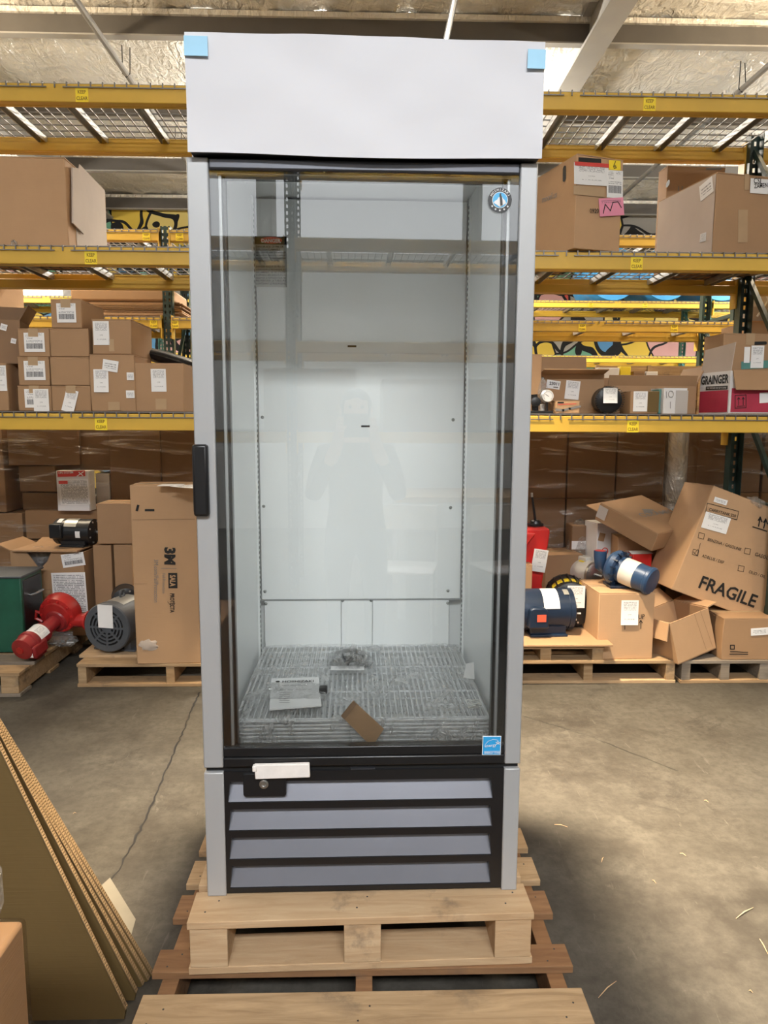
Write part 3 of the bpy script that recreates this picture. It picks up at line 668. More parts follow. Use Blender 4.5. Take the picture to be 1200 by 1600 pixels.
# ------------------------------------------------------------------ things inside and on the cooler
MC = WM[fr_.name]
def ctf(x, y, z): return tuple(MC @ Vector((x, y, z)))
def wire_shelf_mesh():
    m = MB(); hw, d = .321, .595
    for y in (0, .012, d): m.tube([(-hw, y, 0), (hw, y, 0)], .0034, 6)
    for x in (-hw, hw): m.tube([(x, 0, 0), (x, d, 0)], .0034, 6)
    for y in (.2, .4): m.tube([(-hw, y, -.003), (hw, y, -.003)], .0034, 6)
    n = 44
    for i in range(1, n): x = -hw + 2*hw*i/n; m.tube([(x, 0, .004), (x, d, .004)], .002, 4)
    m.tube([(-hw, -.002, -.010), (hw, -.002, -.010)], .0028, 6)
    return m
ZS = .352
sh_lab = ['white wire shelf, topmost of the flat stack inside the cooler', 'white wire shelf, second from top of the stack inside the cooler', 'white wire shelf, third from top of the stack inside the cooler', 'white wire shelf, lowest of the stack inside the cooler']
first = None
for i in range(4):
    z = ZS + .0205*(3 - i); dx = (.0, .003, -.002, .001)[i]
    if first is None:
        first = wire_shelf_mesh().build('wire_shelf', 'chrome_wire', None); o = first
    else: o = first.copy(); COL.objects.link(o)
    o.location = ctf(dx, .083, z); o.rotation_euler = (0, 0, CYAW); tag(o, sh_lab[i], 'shelf', 'wire shelves stacked in the cooler')
ZTOP = ZS + .0615 + .006
# crinkled plastic wrap around the stack
b = MB(); v = []; f = []; NX, NY = 46, 34
for j in range(NY + 1):
    for i in range(NX + 1):
        x = -.326 + .652*i/NX; y = .076 + .608*j/NY
        z = ZTOP + .003 + .004*random.random() + .005*max(0, math.sin(9*x + 4*y))*random.random()
        if i in (0, NX) or j in (0, NY): z -= .006
        v.append((x, y, z))
for j in range(NY):
    for i in range(NX): k = j*(NX + 1) + i; f.append((k, k + 1, k + NX + 2, k + NX + 1))
k0 = len(v)
for i in range(NX + 1): v.append((-.326 + .652*i/NX, .074 + .003*random.random(), .3385 + .003*random.random()))
for i in range(NX): f.append((i, k0 + i, k0 + i + 1, i + 1))
b.add(v, f); o = b.build('plastic_wrap', 'shelf_film', None); o.matrix_world = MC
tag(o, 'crinkled clear plastic wrap around the stacked wire shelves in the cooler', 'plastic wrap')
# manual in a clear bag, hardware bag, card pieces
def slabthing(name, label, cat, pxs, z, mat, th=.004):
    P = [atz(*p, z) for p in pxs]; c = sum(P, Vector())/len(P)
    b = MB(); n = len(P); b.add([(p.x - c.x, p.y - c.y, 0) for p in P] + [(p.x - c.x, p.y - c.y, th) for p in P], [tuple(range(n - 1, -1, -1)), tuple(range(n, 2*n))] + [(i, (i + 1) % n, (i + 1) % n + n, i + n) for i in range(n)])
    r = thing(name, label, cat, (c.x, c.y, z)); o = b.build('sheet', mat, r, smooth=False); return r, c
zt = CL[2] + ZTOP + .012
mr, mc = slabthing('manual_booklet', 'white printed instruction sheet in a clear bag on the wrapped shelves', 'manual', [(421, 1110), (502, 1104), (498, 1060), (424, 1062)], zt, 'paper_white')
SM = Surf(mr, frame((0, 0, .0045), (1, 0, 0), (0, 1, 0)))
text(SM, 'HOSHIZAKI', (441, 1067), (490, 1066), 1.3, 'ink_black', .02, .001)
text(SM, 'Instruction Manual', (441, 1072), (479, 1071.5), 1.4, 'ink_grey', .01, .001)
text(SM, 'Glass Door Refrigerator', (437, 1079), (488, 1078), 1.3, 'ink_grey', .0, .001)
strokes(SM, [[(437, 1083 + 3*k), (452 if k else 456, 1083 + 3*k)] for k in range(6)], .0022, 'ink_grey', .001)
q = S0  # emblem ring on the manual
a_ = SM.uv(434, 1065.5); MB().lathe([(0, .006), (.0004, .006)], 16, SM.F @ Matrix.Translation((a_.x, -.001, a_.y)) @ Matrix.Rotation(-PI/2, 4, 'Z')).build('printed_emblem', 'ink_black', mr)
def crumple(cx_, cy_, cz, rx, ry, rz, n=3, seed=1, amp=.25):
    rnd = random.Random(seed); b = MB(); v = []; f = []; N, K = 16, 9
    for j in range(K + 1):
        th = PI*j/K
        for i in range(N):
            ph = 2*PI*i/N; k = 1 + amp*(rnd.random() - .5)*2
            v.append((cx_ + rx*k*math.sin(th)*math.cos(ph), cy_ + ry*k*math.sin(th)*math.sin(ph), cz + max(-.9, math.cos(th))*rz*k))
    for j in range(K):
        for i in range(N): f.append((j*N + i, (j + 1)*N + i, (j + 1)*N + (i + 1) % N, j*N + (i + 1) % N))
    return b.add(v, f)
b = MB(); v = []; f = []
for j in range(9):
    for i in range(13): v.append((-.085 + .17*i/12, -.055 + .12*j/8, .006 + .006*random.random() - (.006 if i in (0, 12) or j in (0, 8) else 0)))
for j in range(8):
    for i in range(12): k = j*13 + i; f.append((k, k + 1, k + 14, k + 13))
b.add(v, f).build('clear_bag', 'bag_film', mr)
MB().box(-.01, .012, -.012, .012, 0, .018).build('sachet', 'black_matte', mr, bevel=.003, M=Matrix.Translation((.075, .0, 0)))
p = atz(546, 1038, zt)
hb = thing('hardware_bag', 'clear plastic bag of dark metal shelf clips lying on the wrapped shelves', 'bag', (p.x, p.y, zt - .004))
for k in range(12):
    M_ = Matrix.Translation((random.uniform(-.045, .045), random.uniform(-.02, .04), .008 + random.uniform(0, .018))) @ Matrix.Rotation(random.uniform(0, 6), 4, 'Z') @ Matrix.Rotation(random.uniform(-.8, .8), 4, 'X')
    MB().box(-.018, .018, -.005, .005, -.002, .0).box(-.018, -.014, -.005, .005, 0, .012).box(.008, .012, -.005, .005, -.012, 0).build('clip', 'steel' if k % 2 else 'motor_black', hb, smooth=False, M=M_)
crumple(0, .005, .018, .066, .045, .026, seed=3).build('bag', 'bag_film', hb)
pm = paper_mesh(.10, .035); pm.build('bag_card', 'print_small', hb, smooth=False, M=Matrix.Translation((-.005, -.035, .004)) @ Matrix.Rotation(-PI/2, 4, 'X'))
SF = Surf(fr_, Matrix.Translation((0, .062, 0)))
P = [SF.uv(*p) for p in ((533, 1120), (552, 1097), (600, 1140), (581, 1167))]; c = sum(P, Vector((0, 0)))/4
ct = thing('cardboard_tag', 'small folded brown cardboard piece leaning on the front of the wrapped shelves', 'cardboard', ctf(c.x, .066, c.y), (-.10, 0, CYAW))
MB().prism([(p.x - c.x, p.y - c.y) for p in (P[0], P[3], P[2], P[1])], 0, .004).build('panel', 'kraft', ct, smooth=False)
e0, e1 = P[0] - c, P[1] - c; d_ = (P[3] - P[0]).normalized()*.012
MB().prism([(e0.x, e0.y), (e0.x + d_.x, e0.y + d_.y), (e1.x + d_.x, e1.y + d_.y), (e1.x, e1.y)], -.004, 0).build('folded_edge', 'kraft_dark', ct, smooth=False)
P = [S0.uv(*p) for p in ((400, 1214), (485, 1211), (484, 1190), (398, 1192))]; c = sum(P, Vector((0, 0)))/4
fb_ = thing('foam_block', 'small white foam strip stuck over the gap below the glass door', 'foam', ctf(c.x, -.001, c.y), CYAW)
MB().prism([(p.x - c.x, p.y - c.y) for p in P], -.012, 0).build('strip', 'foam_white', fb_, bevel=.002)
e = P[3] - c; MB().box(e.x - .004, e.x + .006, -.014, 0, e.y - .016, e.y - .002).build('torn_end', 'foam_white', fb_, bevel=.002)
p = SF.uv(740, 1062)
wp = thing('folded_paper', 'small folded white paper standing by the right wall inside the cooler', 'paper', ctf(.312, .34, ZTOP + .004), CYAW - .4)
MB().prism([(-.02, 0), (.014, .002), (.010, .052), (-.012, .045)], 0, .002).build('sheet', 'paper_white', wp, smooth=False)
wt = thing('wire_ties', 'coiled white twist ties on the right front of the wrapped shelves', 'ties', ctf(.288, .13, ZTOP + .006), CYAW)
for k in range(3): MB().tube([(.016*math.cos(a) + random.uniform(-.004, .004), (.016 + .004*k)*math.sin(a), .004 + .004*k + .003*math.sin(3*a)) for a in [j*.5 for j in range(13)]], .0015, 5).build('tie', 'wire_white', wt)
# ------------------------------------------------------------------ cartons
def body_mesh(w, d, h, jit, seed):
    rnd = random.Random(seed); j = lambda: rnd.uniform(-jit, jit)
    n = 3; b = MB(); v = []; idx = {}
    def P(i, k, l):
        key = (i, k, l)
        if key not in idx:
            u, q, z = i/n, k/n, l/n; bul = jit*1.2
            x = (u - .5)*w; y = q*d; zz = z*h
            if i in (0, n): x += (1 if i else -1)*bul*math.sin(PI*q)*math.sin(PI*z)*rnd.uniform(.2, 1) + j()*.4
            if k in (0, n): y += (1 if k else -1)*bul*math.sin(PI*u)*math.sin(PI*z)*rnd.uniform(-.4, .3) + abs(j())*.3
            if l == n: zz += j()*.5
            idx[key] = len(v); v.append((x, y, zz))
        return idx[key]
    f = []
    for a in range(n):
        for c in range(n):
            f += [(P(a, 0, c), P(a + 1, 0, c), P(a + 1, 0, c + 1), P(a, 0, c + 1)), (P(a, n, c), P(a, n, c + 1), P(a + 1, n, c + 1), P(a + 1, n, c)),
                  (P(0, a, c), P(0, a, c + 1), P(0, a + 1, c + 1), P(0, a + 1, c)), (P(n, a, c), P(n, a + 1, c), P(n, a + 1, c + 1), P(n, a, c + 1)),
                  (P(a, c, 0), P(a, c + 1, 0), P(a + 1, c + 1, 0), P(a + 1, c, 0)), (P(a, c, n), P(a + 1, c, n), P(a + 1, c + 1, n), P(a, c + 1, n))]
    return b.add(v, f)
_cs = [0]
def rect_world(rect, Y, z=None):
    x0, y0, x1, y1 = rect; m = (x0 + x1)/2
    a = at(x0, (y0 + y1)/2, Y); c = at(x1, (y0 + y1)/2, Y); bt = at(m, y1, Y).z; tp = at(m, y0, Y).z
    zb = bt if z is None else z
    return (a.x + c.x)/2, c.x - a.x, zb, tp - zb
def carton_at(loc, rot, w, d, h, label, mat='kraft', tape=True, seam='x', jit=.003, name='cardboard_box', group='cardboard boxes', cat='box', flapmat=None):
    _cs[0] += 1; r = thing(name, label, cat, loc, rot, group)
    body_mesh(w, d, h - .005, jit, _cs[0]).build('body', mat, r, bevel=.004)
    if seam == 'x':
        MB().box(-w/2, w/2, .001, d/2 - .002, h - .006, h - .001).build('flap', flapmat or mat, r, smooth=False); MB().box(-w/2, w/2, d/2 + .002, d - .001, h - .006, h - .0005).build('flap', flapmat or mat, r, smooth=False)
        if tape: MB().box(-w/2 - .0015, w/2 + .0015, d/2 - .025, d/2 + .025, h - .001, h).build('tape', 'tape_tan', r, smooth=False)
    elif seam == 'y':
        MB().box(-w/2 + .001, -.002, 0, d, h - .006, h - .001).build('flap', flapmat or mat, r, smooth=False); MB().box(.002, w/2 - .001, 0, d, h - .006, h - .0005).build('flap', flapmat or mat, r, smooth=False)
        if tape:
            MB().box(-.025, .025, -.0015, d, h - .001, h).build('tape', 'tape_tan', r, smooth=False)
            MB().box(-.025, .025, -.003, -.0018, h - min(.09, h*.3), h).build('tape', 'tape_tan', r, smooth=False)
    r['dims'] = (w, d, h); return r
def carton(rect, Y, depth, label, z=None, yaw=0, **k):
    cx_, w, zb, h = rect_world(rect, Y, z); return carton_at((cx_, Y, zb), yaw, w, depth, h, label, **k)
def side(r, which):
    w, d, h = r['dims']
    return Surf(r, {'front': None, 'left': frame((-w/2, d, 0), (0, -1, 0), (0, 0, 1)), 'right': frame((w/2, 0, 0), (0, 1, 0), (0, 0, 1)), 'top': frame((0, 0, h), (1, 0, 0), (0, 1, 0))}[which])
def open_carton(loc, rot, w, d, h, label, mat='kraft', flaps=(), inner='kraft_dark', name='open_cardboard_box', group='cardboard boxes', notch=None):
    """flaps: (side, opening angle in degrees above horizontal outwards, length)"""
    r = thing(name, label, 'box', loc, rot, group); t_ = .006
    MB().box(-w/2, w/2, 0, d, 0, t_).build('bottom', inner, r, smooth=False)
    MB().box(-w/2, w/2, d - t_, d, t_, h).build('wall', mat, r, smooth=False)
    for s in (-1, 1): MB().box(min(s*w/2, s*(w/2 - t_)), max(s*w/2, s*(w/2 - t_)), t_, d - t_, t_, h).build('wall', mat, r, smooth=False)
    poly = [(-w/2, t_), (w/2, t_), (w/2, h), (-w/2, h)] if not notch else [(-w/2, t_), (w/2, t_), (w/2, h)] + notch + [(-w/2, h)]
    MB().prism(poly, 0, t_).build('wall', mat, r, smooth=False)
    for s, ang, L in flaps:
        a = ang*D2R; c, sn = math.cos(a), math.sin(a)
        if s == 'front': M = Matrix.Translation((0, 0, h)) @ Matrix.Rotation(-a, 4, 'X'); m = MB().box(-w/2 + .004, w/2 - .004, -L, 0, 0, t_)
        elif s == 'back': M = Matrix.Translation((0, d, h)) @ Matrix.Rotation(a, 4, 'X'); m = MB().box(-w/2 + .004, w/2 - .004, 0, L, 0, t_)
        elif s == 'left': M = Matrix.Translation((-w/2, 0, h)) @ Matrix.Rotation(a, 4, 'Y'); m = MB().box(-L, 0, .004, d - .004, 0, t_)
        else: M = Matrix.Translation((w/2, 0, h)) @ Matrix.Rotation(-a, 4, 'Y'); m = MB().box(0, L, .004, d - .004, 0, t_)
        m.build('flap', mat, r, smooth=False, M=M)
    r['dims'] = (w, d, h); return r
def handhole(surf, p0, p1, hh=.02, mat='black_matte'):
    a, c = surf.uv(*p0), surf.uv(*p1); L = (c - a).length; ex = (c - a)/L; ez = Vector((-ex.y, ex.x)); pts = []
    for k in range(16):
        an = 2*PI*k/16; x = (L/2 - hh/2)*(1 if math.cos(an) > 0 else -1) + hh/2*math.cos(an); z = hh/2*math.sin(an)
        q = (a + c)/2 + ex*x + ez*z; pts.append((q.x, -.002, q.y))
    return MB().add(pts, [tuple(range(16))]).build('hand_hole', mat, surf.root, smooth=False, M=surf.F)

SH0, SH1 = LV[0] + .0185, LV[1] + .0185      # deck surfaces of the near rack
SH0 = LV[0] + .0130; SH1 = LV[1] + .0130
# ---- left bay, shelf at eye level
def col(rect, Y, dep, label, papers=(), **k):
    o = carton(rect, Y, dep, label, **k); s = Surf(o)
    for p in papers: paper(s, *p)
    return o
def q4(x0, y0, x1, y1, mat, name='paper_label', curl=0, tilt=0, lift=.0015):
    return ((x0, y0), (x1, y0 + tilt), (x0 - tilt, y1), mat, name, curl, .0012, lift)
Yb = 3.80
b1 = col((28, 602.5, 80, 645), Yb, .30, 'small brown carton with two overlapping labels, bottom left of the shelf stack', [q4(38, 608, 72, 637, 'print_ship'), q4(52, 608, 76, 643, 'print_slip', lift=.005)], z=SH0, seam='y')
h1 = WM[b1.name].translation.z + b1['dims'][2] + .001
b2 = col((28, 557.5, 77, 601), Yb, .30, 'small brown carton with a barcode label, middle of the left shelf stack', [q4(37, 564, 70, 594, 'print_ship')], z=h1, seam='y'); h2 = h1 + b2['dims'][2] + .001
b3 = col((28.5, 513, 77, 556.5), Yb, .30, 'small brown carton with a barcode label, top of the left column and beside blank cartons', [q4(37, 520, 69, 550, 'print_ship')], z=h2, seam='y'); h3 = h2 + b3['dims'][2] + .001
c1 = col((81, 602.5, 142, 645), Yb, .30, 'small brown carton with a tilted curling white slip, bottom of the second column', [((104, 607), (123, 612), (98, 641), 'print_slip', 'paper_label', .008)], z=SH0, seam='y'); g1 = SH0 + c1['dims'][2] + .001
c2 = col((78.5, 557.5, 140, 601), Yb, .30, 'blank small brown carton, middle of the second column', z=g1); g2 = g1 + c2['dims'][2] + .001
c3 = col((77.8, 513, 138.5, 556.5), Yb, .30, 'blank small brown carton, upper in the second column under the topmost carton', z=g2); g3 = g2 + c3['dims'][2] + .001
col((79.5, 467, 127, 511.5), Yb, .32, 'single carton with a barcode label, topmost of the left shelf stack', [q4(88, 474, 118, 504, 'print_ship')], z=max(g3, h3), seam='y')
d1 = col((141, 553.5, 211, 645), Yb - .01, .30, 'scuffed taped carton with several white slips under another carton', [q4(146, 577, 169, 613, 'print_slip', curl=.006), q4(162, 561, 186, 578, 'print_small', tilt=4, lift=.005), q4(198, 582, 209, 594, 'print_small'), q4(197, 610, 210, 622, 'print_small'), q4(169, 628, 187, 641, 'tape_tan', 'tape_patch')], z=SH0, jit=.006)
col((143.5, 498.5, 205, 552.5), Yb, .34, 'carton with one tall slip on its left, stacked on the scuffed carton', [q4(145, 502, 170, 539, 'print_slip'), q4(170, 530, 178, 549, 'tape_tan', 'tape_patch')], z=SH0 + d1['dims'][2] + .001, yaw=-.02)
col((209.5, 567, 287, 645.5), Yb, .33, 'wide brown carton with one centred slip at the right end of the left shelf', [q4(235.5, 576.5, 259, 612, 'print_slip'), q4(243, 623, 260, 640, 'tape_tan', 'tape_patch')], z=SH0, yaw=.015)
o = col((-40, 567, 12, 646), Yb, .3, 'carton with a slip at the left edge of the eye level shelf', [q4(-8, 571, 9, 611, 'print_slip')], z=SH0)
SH_ = SH0 + o['dims'][2] + .002
o = open_carton((at(-10, 560, Yb + .03).x, Yb + .04, SH_), .25, .26, .24, at(0, 497, Yb).z - SH_, 'dark torn carton lying on the leftmost carton of the shelf', 'kraft_dark', [('right', 60, .09), ('back', 80, .1)])
s = Surf(o); paper(s, (2, 505), (12, 508), (-2, 514), 'print_small'); paper(s, (18, 528), (26, 530), (18, 536), 'print_small')
# black chair parts behind the last cartons
ch = thing('office_chair_parts', 'dismantled black plastic chair shell lying behind the wide carton', 'chair parts', (at(258, 560, 4.2).x, 4.2, SH0), .1)
MB().lathe([(-.21, .03), (-.20, .12), (-.05, .17), (.10, .17), (.2, .12), (.21, .05)], 18, Matrix.Translation((.03, .03, .30)) @ Matrix.Rotation(.28, 4, 'Y') @ Matrix.Diagonal((1, .9, .25, 1))).build('shell', 'black_plastic', ch)
MB().box(-.2, .2, -.05, .12, 0, .22).build('tub', 'motor_black', ch, bevel=.02)
MB().tube([(-.20, -.02, .20), (-.05, -.04, .26), (.12, -.04, .25), (.22, -.03, .18)], .016, 8).build('arm', 'black_plastic', ch)
MB().box(.06, .11, -.07, -.066, .2, .23).build('sticker', 'paper_white', ch, smooth=False)
# ---- left bay, upper shelf: the big torn box
cx_, w_, zb, h_ = rect_world((-90, 244, 104, 384), 3.80, SH1)
o = carton_at((cx_, 3.80, SH1), 0, w_, .56, h_, 'big plain brown carton with a torn paper corner on the upper left shelf', 'kraft_light', jit=.006)
S_ = side(o, 'right')
MB().prism([(0.02, .12), (.16, .10), (.20, .22), (.16, .34), (.12, .42), (.05, .40)], -.02, -.012).build('torn_paper', 'kraft_pale', o, smooth=False, M=S_.F)
MB().prism([(.10, .02), (.54, .02), (.54, .44), (.18, .46), (.10, .30)], -.006, -.002).build('side_lining', 'kraft_pale', o, smooth=False, M=S_.F)
crumple(0, 0, 0, .022, .01, .04, seed=8).build('plastic_scrap', 'bag_film', o, M=Matrix.Translation((at(18, 388, 3.75).x - cx_, -.02, -.02)))
# ---- right bay, upper shelf
cx_, w_, zb, h_ = rect_world((893, 247, 974, 372), 3.80, None)
Pc = at(934, 372, 3.72)
bx = thing('cardboard_box', 'carton with a red printed header, pink note and yellow tag on the upper right shelf', 'box', (at(933, 380, 3.76).x, 3.76, SH1), .30, 'cardboard boxes')
bw = .262/math.cos(.30); bh = at(933, 246, 3.76).z - SH1 - .0
body_mesh(bw, .62, bh, .004, 77).build('body', 'kraft_light', bx, bevel=.004)
MB().box(-bw/2, bw/2, 0, .305, bh - .001, bh + .003).build('flap', 'kraft_light', bx, smooth=False); MB().box(-bw/2, bw/2, .31, .62, bh - .001, bh + .003).build('flap', 'kraft_light', bx, smooth=False)
bx['dims'] = (bw, .62, bh); s = Surf(bx)
paper(s, (896, 254), (950, 258), (896, 288), 'print_slip', 'printed_panel', lift=.004); paper(s, (897, 253), (952, 257), (897, 259), 'ink_red', 'red_band', lift=.006)
paper(s, (903, 246.5), (938, 249), (903, 253), 'ink_black', 'black_band', lift=.006)
paper(s, (950, 251), (968, 252), (950, 266), 'sticker_yellow', 'yellow_tag', lift=.007); strokes(s, [[(960, 253), (957, 261), (958, 264), (961, 263), (960, 260), (957, 261)]], .004, 'ink_black', .009)
paper(s, (947, 266), (972, 268), (947, 309), 'print_ship', 'shipping_label', lift=.006)
paper(s, (934, 311), (972, 309), (937, 339), 'print_pink', 'pink_note', lift=.007); strokes(s, [[(941, 334), (944, 320), (952, 330), (956, 317), (964, 316), (969, 325)]], .005, 'ink_black', .009)
paper(s, (896, 290), (944, 295), (896, 304), 'tape_tan', 'tape', lift=.003)
text(s, '0920', (921, 333), (935, 333), 1.1, 'ink_black', .01, .004)
sl = side(bx, 'left'); handhole(sl, (882, 284), (882.5, 259), .03); text(sl, 'moceil.us', (848, 317), (871, 308), 1.2, 'ink_grey', .01, .004)
r2 = carton_at((at(1085, 330, 4.42).x, 4.42, SH1), .06, .36, .12, at(1085, 260, 4.42).z - SH1, 'brown carton with a hand hole standing behind the long pale carton', 'kraft', seam='x')
s = Surf(r2); sl = side(r2, 'left'); handhole(sl, (1041, 291), (1047, 283), .035); strokes(s, [[(1104, 264), (1126, 264)]], .012, 'ink_grey'); text(s, 'U', (1059, 302), (1066, 302), 1.3, 'ink_grey', .02)
# the long pale carton turned to the right
lc = thing('cardboard_box', 'long carton with pale side and handwritten notes at the right end of the upper shelf', 'box', (at(1114, 385, 3.80).x, 3.80, SH1), .20, 'cardboard boxes')
lw, lh = .62, at(1112, 270, 3.80).z - SH1
MBb = body_mesh(lw, .50, lh, .004, 91); MBb.build('body', 'kraft', lc, bevel=.004, M=Matrix.Translation((lw/2, 0, 0)))
MB().box(0, lw, 0, .248, lh - .001, lh + .004).build('flap', 'kraft', lc, smooth=False); MB().box(0, lw, .252, .50, lh - .001, lh + .004).build('flap', 'kraft', lc, smooth=False)
MB().box(-.006, -.004, .004, .496, .004, lh - .004).build('pale_end_panel', 'kraft_pale', lc, smooth=False)
s = Surf(lc); paper(s, (1172, 279), (1200, 281), (1171, 302), 'paper_white', 'note', lift=.004)
text(s, 'CSL', (1176, 287), (1190, 288), 1.2, 'ink_black', .01, .007); text(s, 'ZAMEN', (1177, 295), (1198, 293), 1.3, 'ink_black', .01, .007)
paper(s, (1153, 328), (1168, 328), (1153, 379), 'tape_tan', 'tape_strip'); paper(s, (1163, 272), (1170, 272), (1162, 297), 'tape_tan', 'tape_strip')
sl = Surf(lc, frame((-.006, .50, 0), (0, -1, 0), (0, 0, 1))); paper(sl, (1093, 292), (1113, 275), (1093, 317), 'print_small', 'note'); paper(sl, (1095, 366), (1104, 363), (1095, 379), 'print_form', 'printed_code')

# ---- right bay, eye level shelf
Yr = 3.80
o = carton((800, 553, 846, 645), Yr + .06, .3, 'plain brown carton at the left end of the right shelf, next to the cooler', z=SH0)
a = at(846, 645, Yr + .05); e_ = at(948, 645, Yr + .05)
big = open_carton(((a.x + e_.x)/2, Yr + .12, SH0), -.03, e_.x - a.x, .34, at(900, 585, Yr + .12).z - SH0, 'wide open carton with raised flaps and a number label behind small items', 'kraft', [('front', 10, .10), ('back', 78, .13), ('left', 40, .08)])
s = Surf(big); paper(s, (855, 593), (876, 596), (853, 606), 'paper_white', 'number_label'); text(s, '23011', (858, 601), (873, 602.5), 1.0, 'ink_black', .03, .004); strokes(s, [[(865, 605), (871, 605.6)]], .006, 'ink_grey', .004)
paper(s, (885, 594), (907, 596), (882, 623), 'print_slip')
# pressure gauge, small box, black pot, slips
p = at(854.5, 619, Yr + .02)
g = thing('pressure_gauge', 'round white faced pressure gauge on the shelf in front of the open carton', 'gauge', (p.x, Yr + .02, SH0))
gz = p.z - SH0
MB().lathe([(0, .033), (.002, .036), (.02, .036), (.022, .034)], 24, Matrix.Translation((0, 0, gz)) @ Matrix.Rotation(PI/2, 4, 'Z')).build('case', 'steel', g)
MB().lathe([(0, .030), (.001, .030)], 24, Matrix.Translation((0, -.024, gz)) @ Matrix.Rotation(PI/2, 4, 'Z')).build('dial', 'paper_white', g)
m = MB()
for k in range(21):
    an = (225 - 13.5*k)*D2R; m.box(-.0007, .0007, -.0255, -.0252, .021, .027, Matrix.Translation((0, 0, gz)) @ Matrix.Rotation(-(an - PI/2), 4, 'Y'))
m.box(-.001, .001, -.0257, -.0254, -.005, .018, Matrix.Translation((0, 0, gz)) @ Matrix.Rotation(-1.0, 4, 'Y')); m.build('dial_marks', 'ink_black', g, smooth=False)
MB().tube([(0, -.008, gz - .034), (0, -.008, .012)], .008, 8).box(-.03, .03, -.03, .02, 0, .012).build('stem', 'black_plastic', g)
o = carton((868.5, 626, 906, 645.5), Yr - .02, .12, 'small printed brown box with a dark wave stripe on the right shelf', z=SH0, mat='kraft_light'); s = Surf(o)
strokes(s, [[(869, 640), (880, 641), (890, 638.5), (906, 635)]], .012, 'ink_grey'); strokes(s, [[(872, 629), (880, 629)]], .007, 'ink_black'); strokes(s, [[(872, 632), (900, 631)]], .004, 'ink_red')
bt = thing('black_bracket', 'black metal bracket with a knob beside the gauge next to the cooler', 'bracket', (at(838, 640, Yr - .01).x, Yr, SH0))
MB().box(-.06, .09, -.02, .05, 0, .014).build('foot', 'black_plastic', bt, bevel=.003); MB().tube([(0, .01, .01), (-.01, .01, .10)], .018, 10).build('upright', 'black_plastic', bt)
MB().lathe([(-.012, .012), (-.008, .026), (.008, .026), (.012, .012)], 16, Matrix.Translation((-.005, -.012, .06)) @ Matrix.Rotation(PI/2, 4, 'Z')).build('knob', 'motor_black', bt)
pl = thing('plastic_bag', 'clear crumpled plastic bag standing behind the pressure gauge', 'bag', (at(846, 640, Yr + .07).x, Yr + .07, SH0)); crumple(0, 0, .09, .03, .025, .10, seed=12, amp=.12).build('film', 'bag_film', pl); MB().box(-.018, .018, -.006, .006, 0, .05).build('packing', 'paper_white', pl, bevel=.004)
p = at(951, 625, Yr + .0)
pt = thing('ribbed_cap', 'large black ribbed round cap lying on its side with a white slip', 'cap', (p.x, Yr, SH0), -.15); rr = p.z - SH0
prof = [(0, rr*.80), (.006, rr*.98), (.05, rr*.98), (.055, rr), (.13, rr), (.14, rr*.9)]
MB().lathe(prof, 36, Matrix.Translation((0, 0, rr)) @ Matrix.Rotation(PI/2, 4, 'Z')).build('shell', 'black_plastic', pt)
m = MB()
for k in range(36): m.box(-.002, .002, -.05, -.006, rr*.97, rr*1.0, Matrix.Translation((0, 0, rr)) @ Matrix.Rotation(k*PI/18, 4, 'Y'))
m.build('ribs', 'motor_black', pt, smooth=False); MB().lathe([(0, rr*.72), (.004, rr*.72)], 32, Matrix.Translation((0, .002, rr)) @ Matrix.Rotation(PI/2, 4, 'Z')).build('inner_face', 'black_matte', pt)
paper(Surf(pt, Matrix.Translation((0, -.015, 0))), (943, 606), (965, 606), (940, 630), 'print_slip', 'paper_slip', curl=.012)
o = carton((985, 611, 1029, 645), Yr, .16, 'small brown box with a big white slip and yellow tape edge', z=SH0, mat='kraft'); s = Surf(o); paper(s, (990, 611.5), (1012, 611.5), (989, 643), 'print_slip'); paper(s, (1013, 612), (1030, 612), (1013, 644), 'kraft_gold', 'taped_patch')
o = carton((1036, 606, 1074.5, 644.5), Yr, .14, 'small white and grey box with a round printed mark', z=SH0, mat='white_board', yaw=.12); s = Surf(o)
strokes(s, [[(1048 + 4*math.cos(k*PI/8), 616 + 5*math.sin(k*PI/8)) for k in range(17)], [(1041, 612), (1041, 622)], [(1047, 628), (1047, 638)]], .003, 'ink_grey')
MB().box(.001, .07, -.003, -.002, .002, .125).build('grey_panel', 'kraft_grey', o, smooth=False)
dk = carton((1029.5, 608, 1038, 644), Yr + .02, .12, 'thin dark green box squeezed between two small boxes', z=SH0, mat='post_teal', tape=False)
a = at(948, 645, Yr + .16); e_ = at(1092, 645, Yr + .16)
o = open_carton(((a.x + e_.x)/2, Yr + .19, SH0), .02, e_.x - a.x - .01, .28, at(1010, 603, Yr + .19).z - SH0, 'long low open carton behind the small boxes with folded up flaps', 'kraft', [('front', 70, .06), ('right', 65, .12), ('back', 100, .06)])
# red and white printed carton with open flaps
Gy = 3.79; a = at(1092, 645, Gy)
gw, gd, gh = .34, .205, at(1140, 579, Gy).z - SH0
gc = at(1138, 640, Gy)
gb = thing('printed_carton', 'open white carton with a dark red lower band and black lettering on the right shelf', 'box', (gc.x, Gy, SH0), .10, 'cardboard boxes')
t_ = .006
MB().box(0, gw, 0, t_, 0, gh).build('wall', 'white_board', gb, smooth=False); MB().box(0, gw, gd - t_, gd, 0, gh).build('wall', 'white_board', gb, smooth=False)
MB().box(gw - t_, gw, t_, gd - t_, 0, gh).build('wall', 'white_board', gb, smooth=False); MB().box(0, gw, 0, gd, 0, t_).build('bottom', 'kraft', gb, smooth=False)
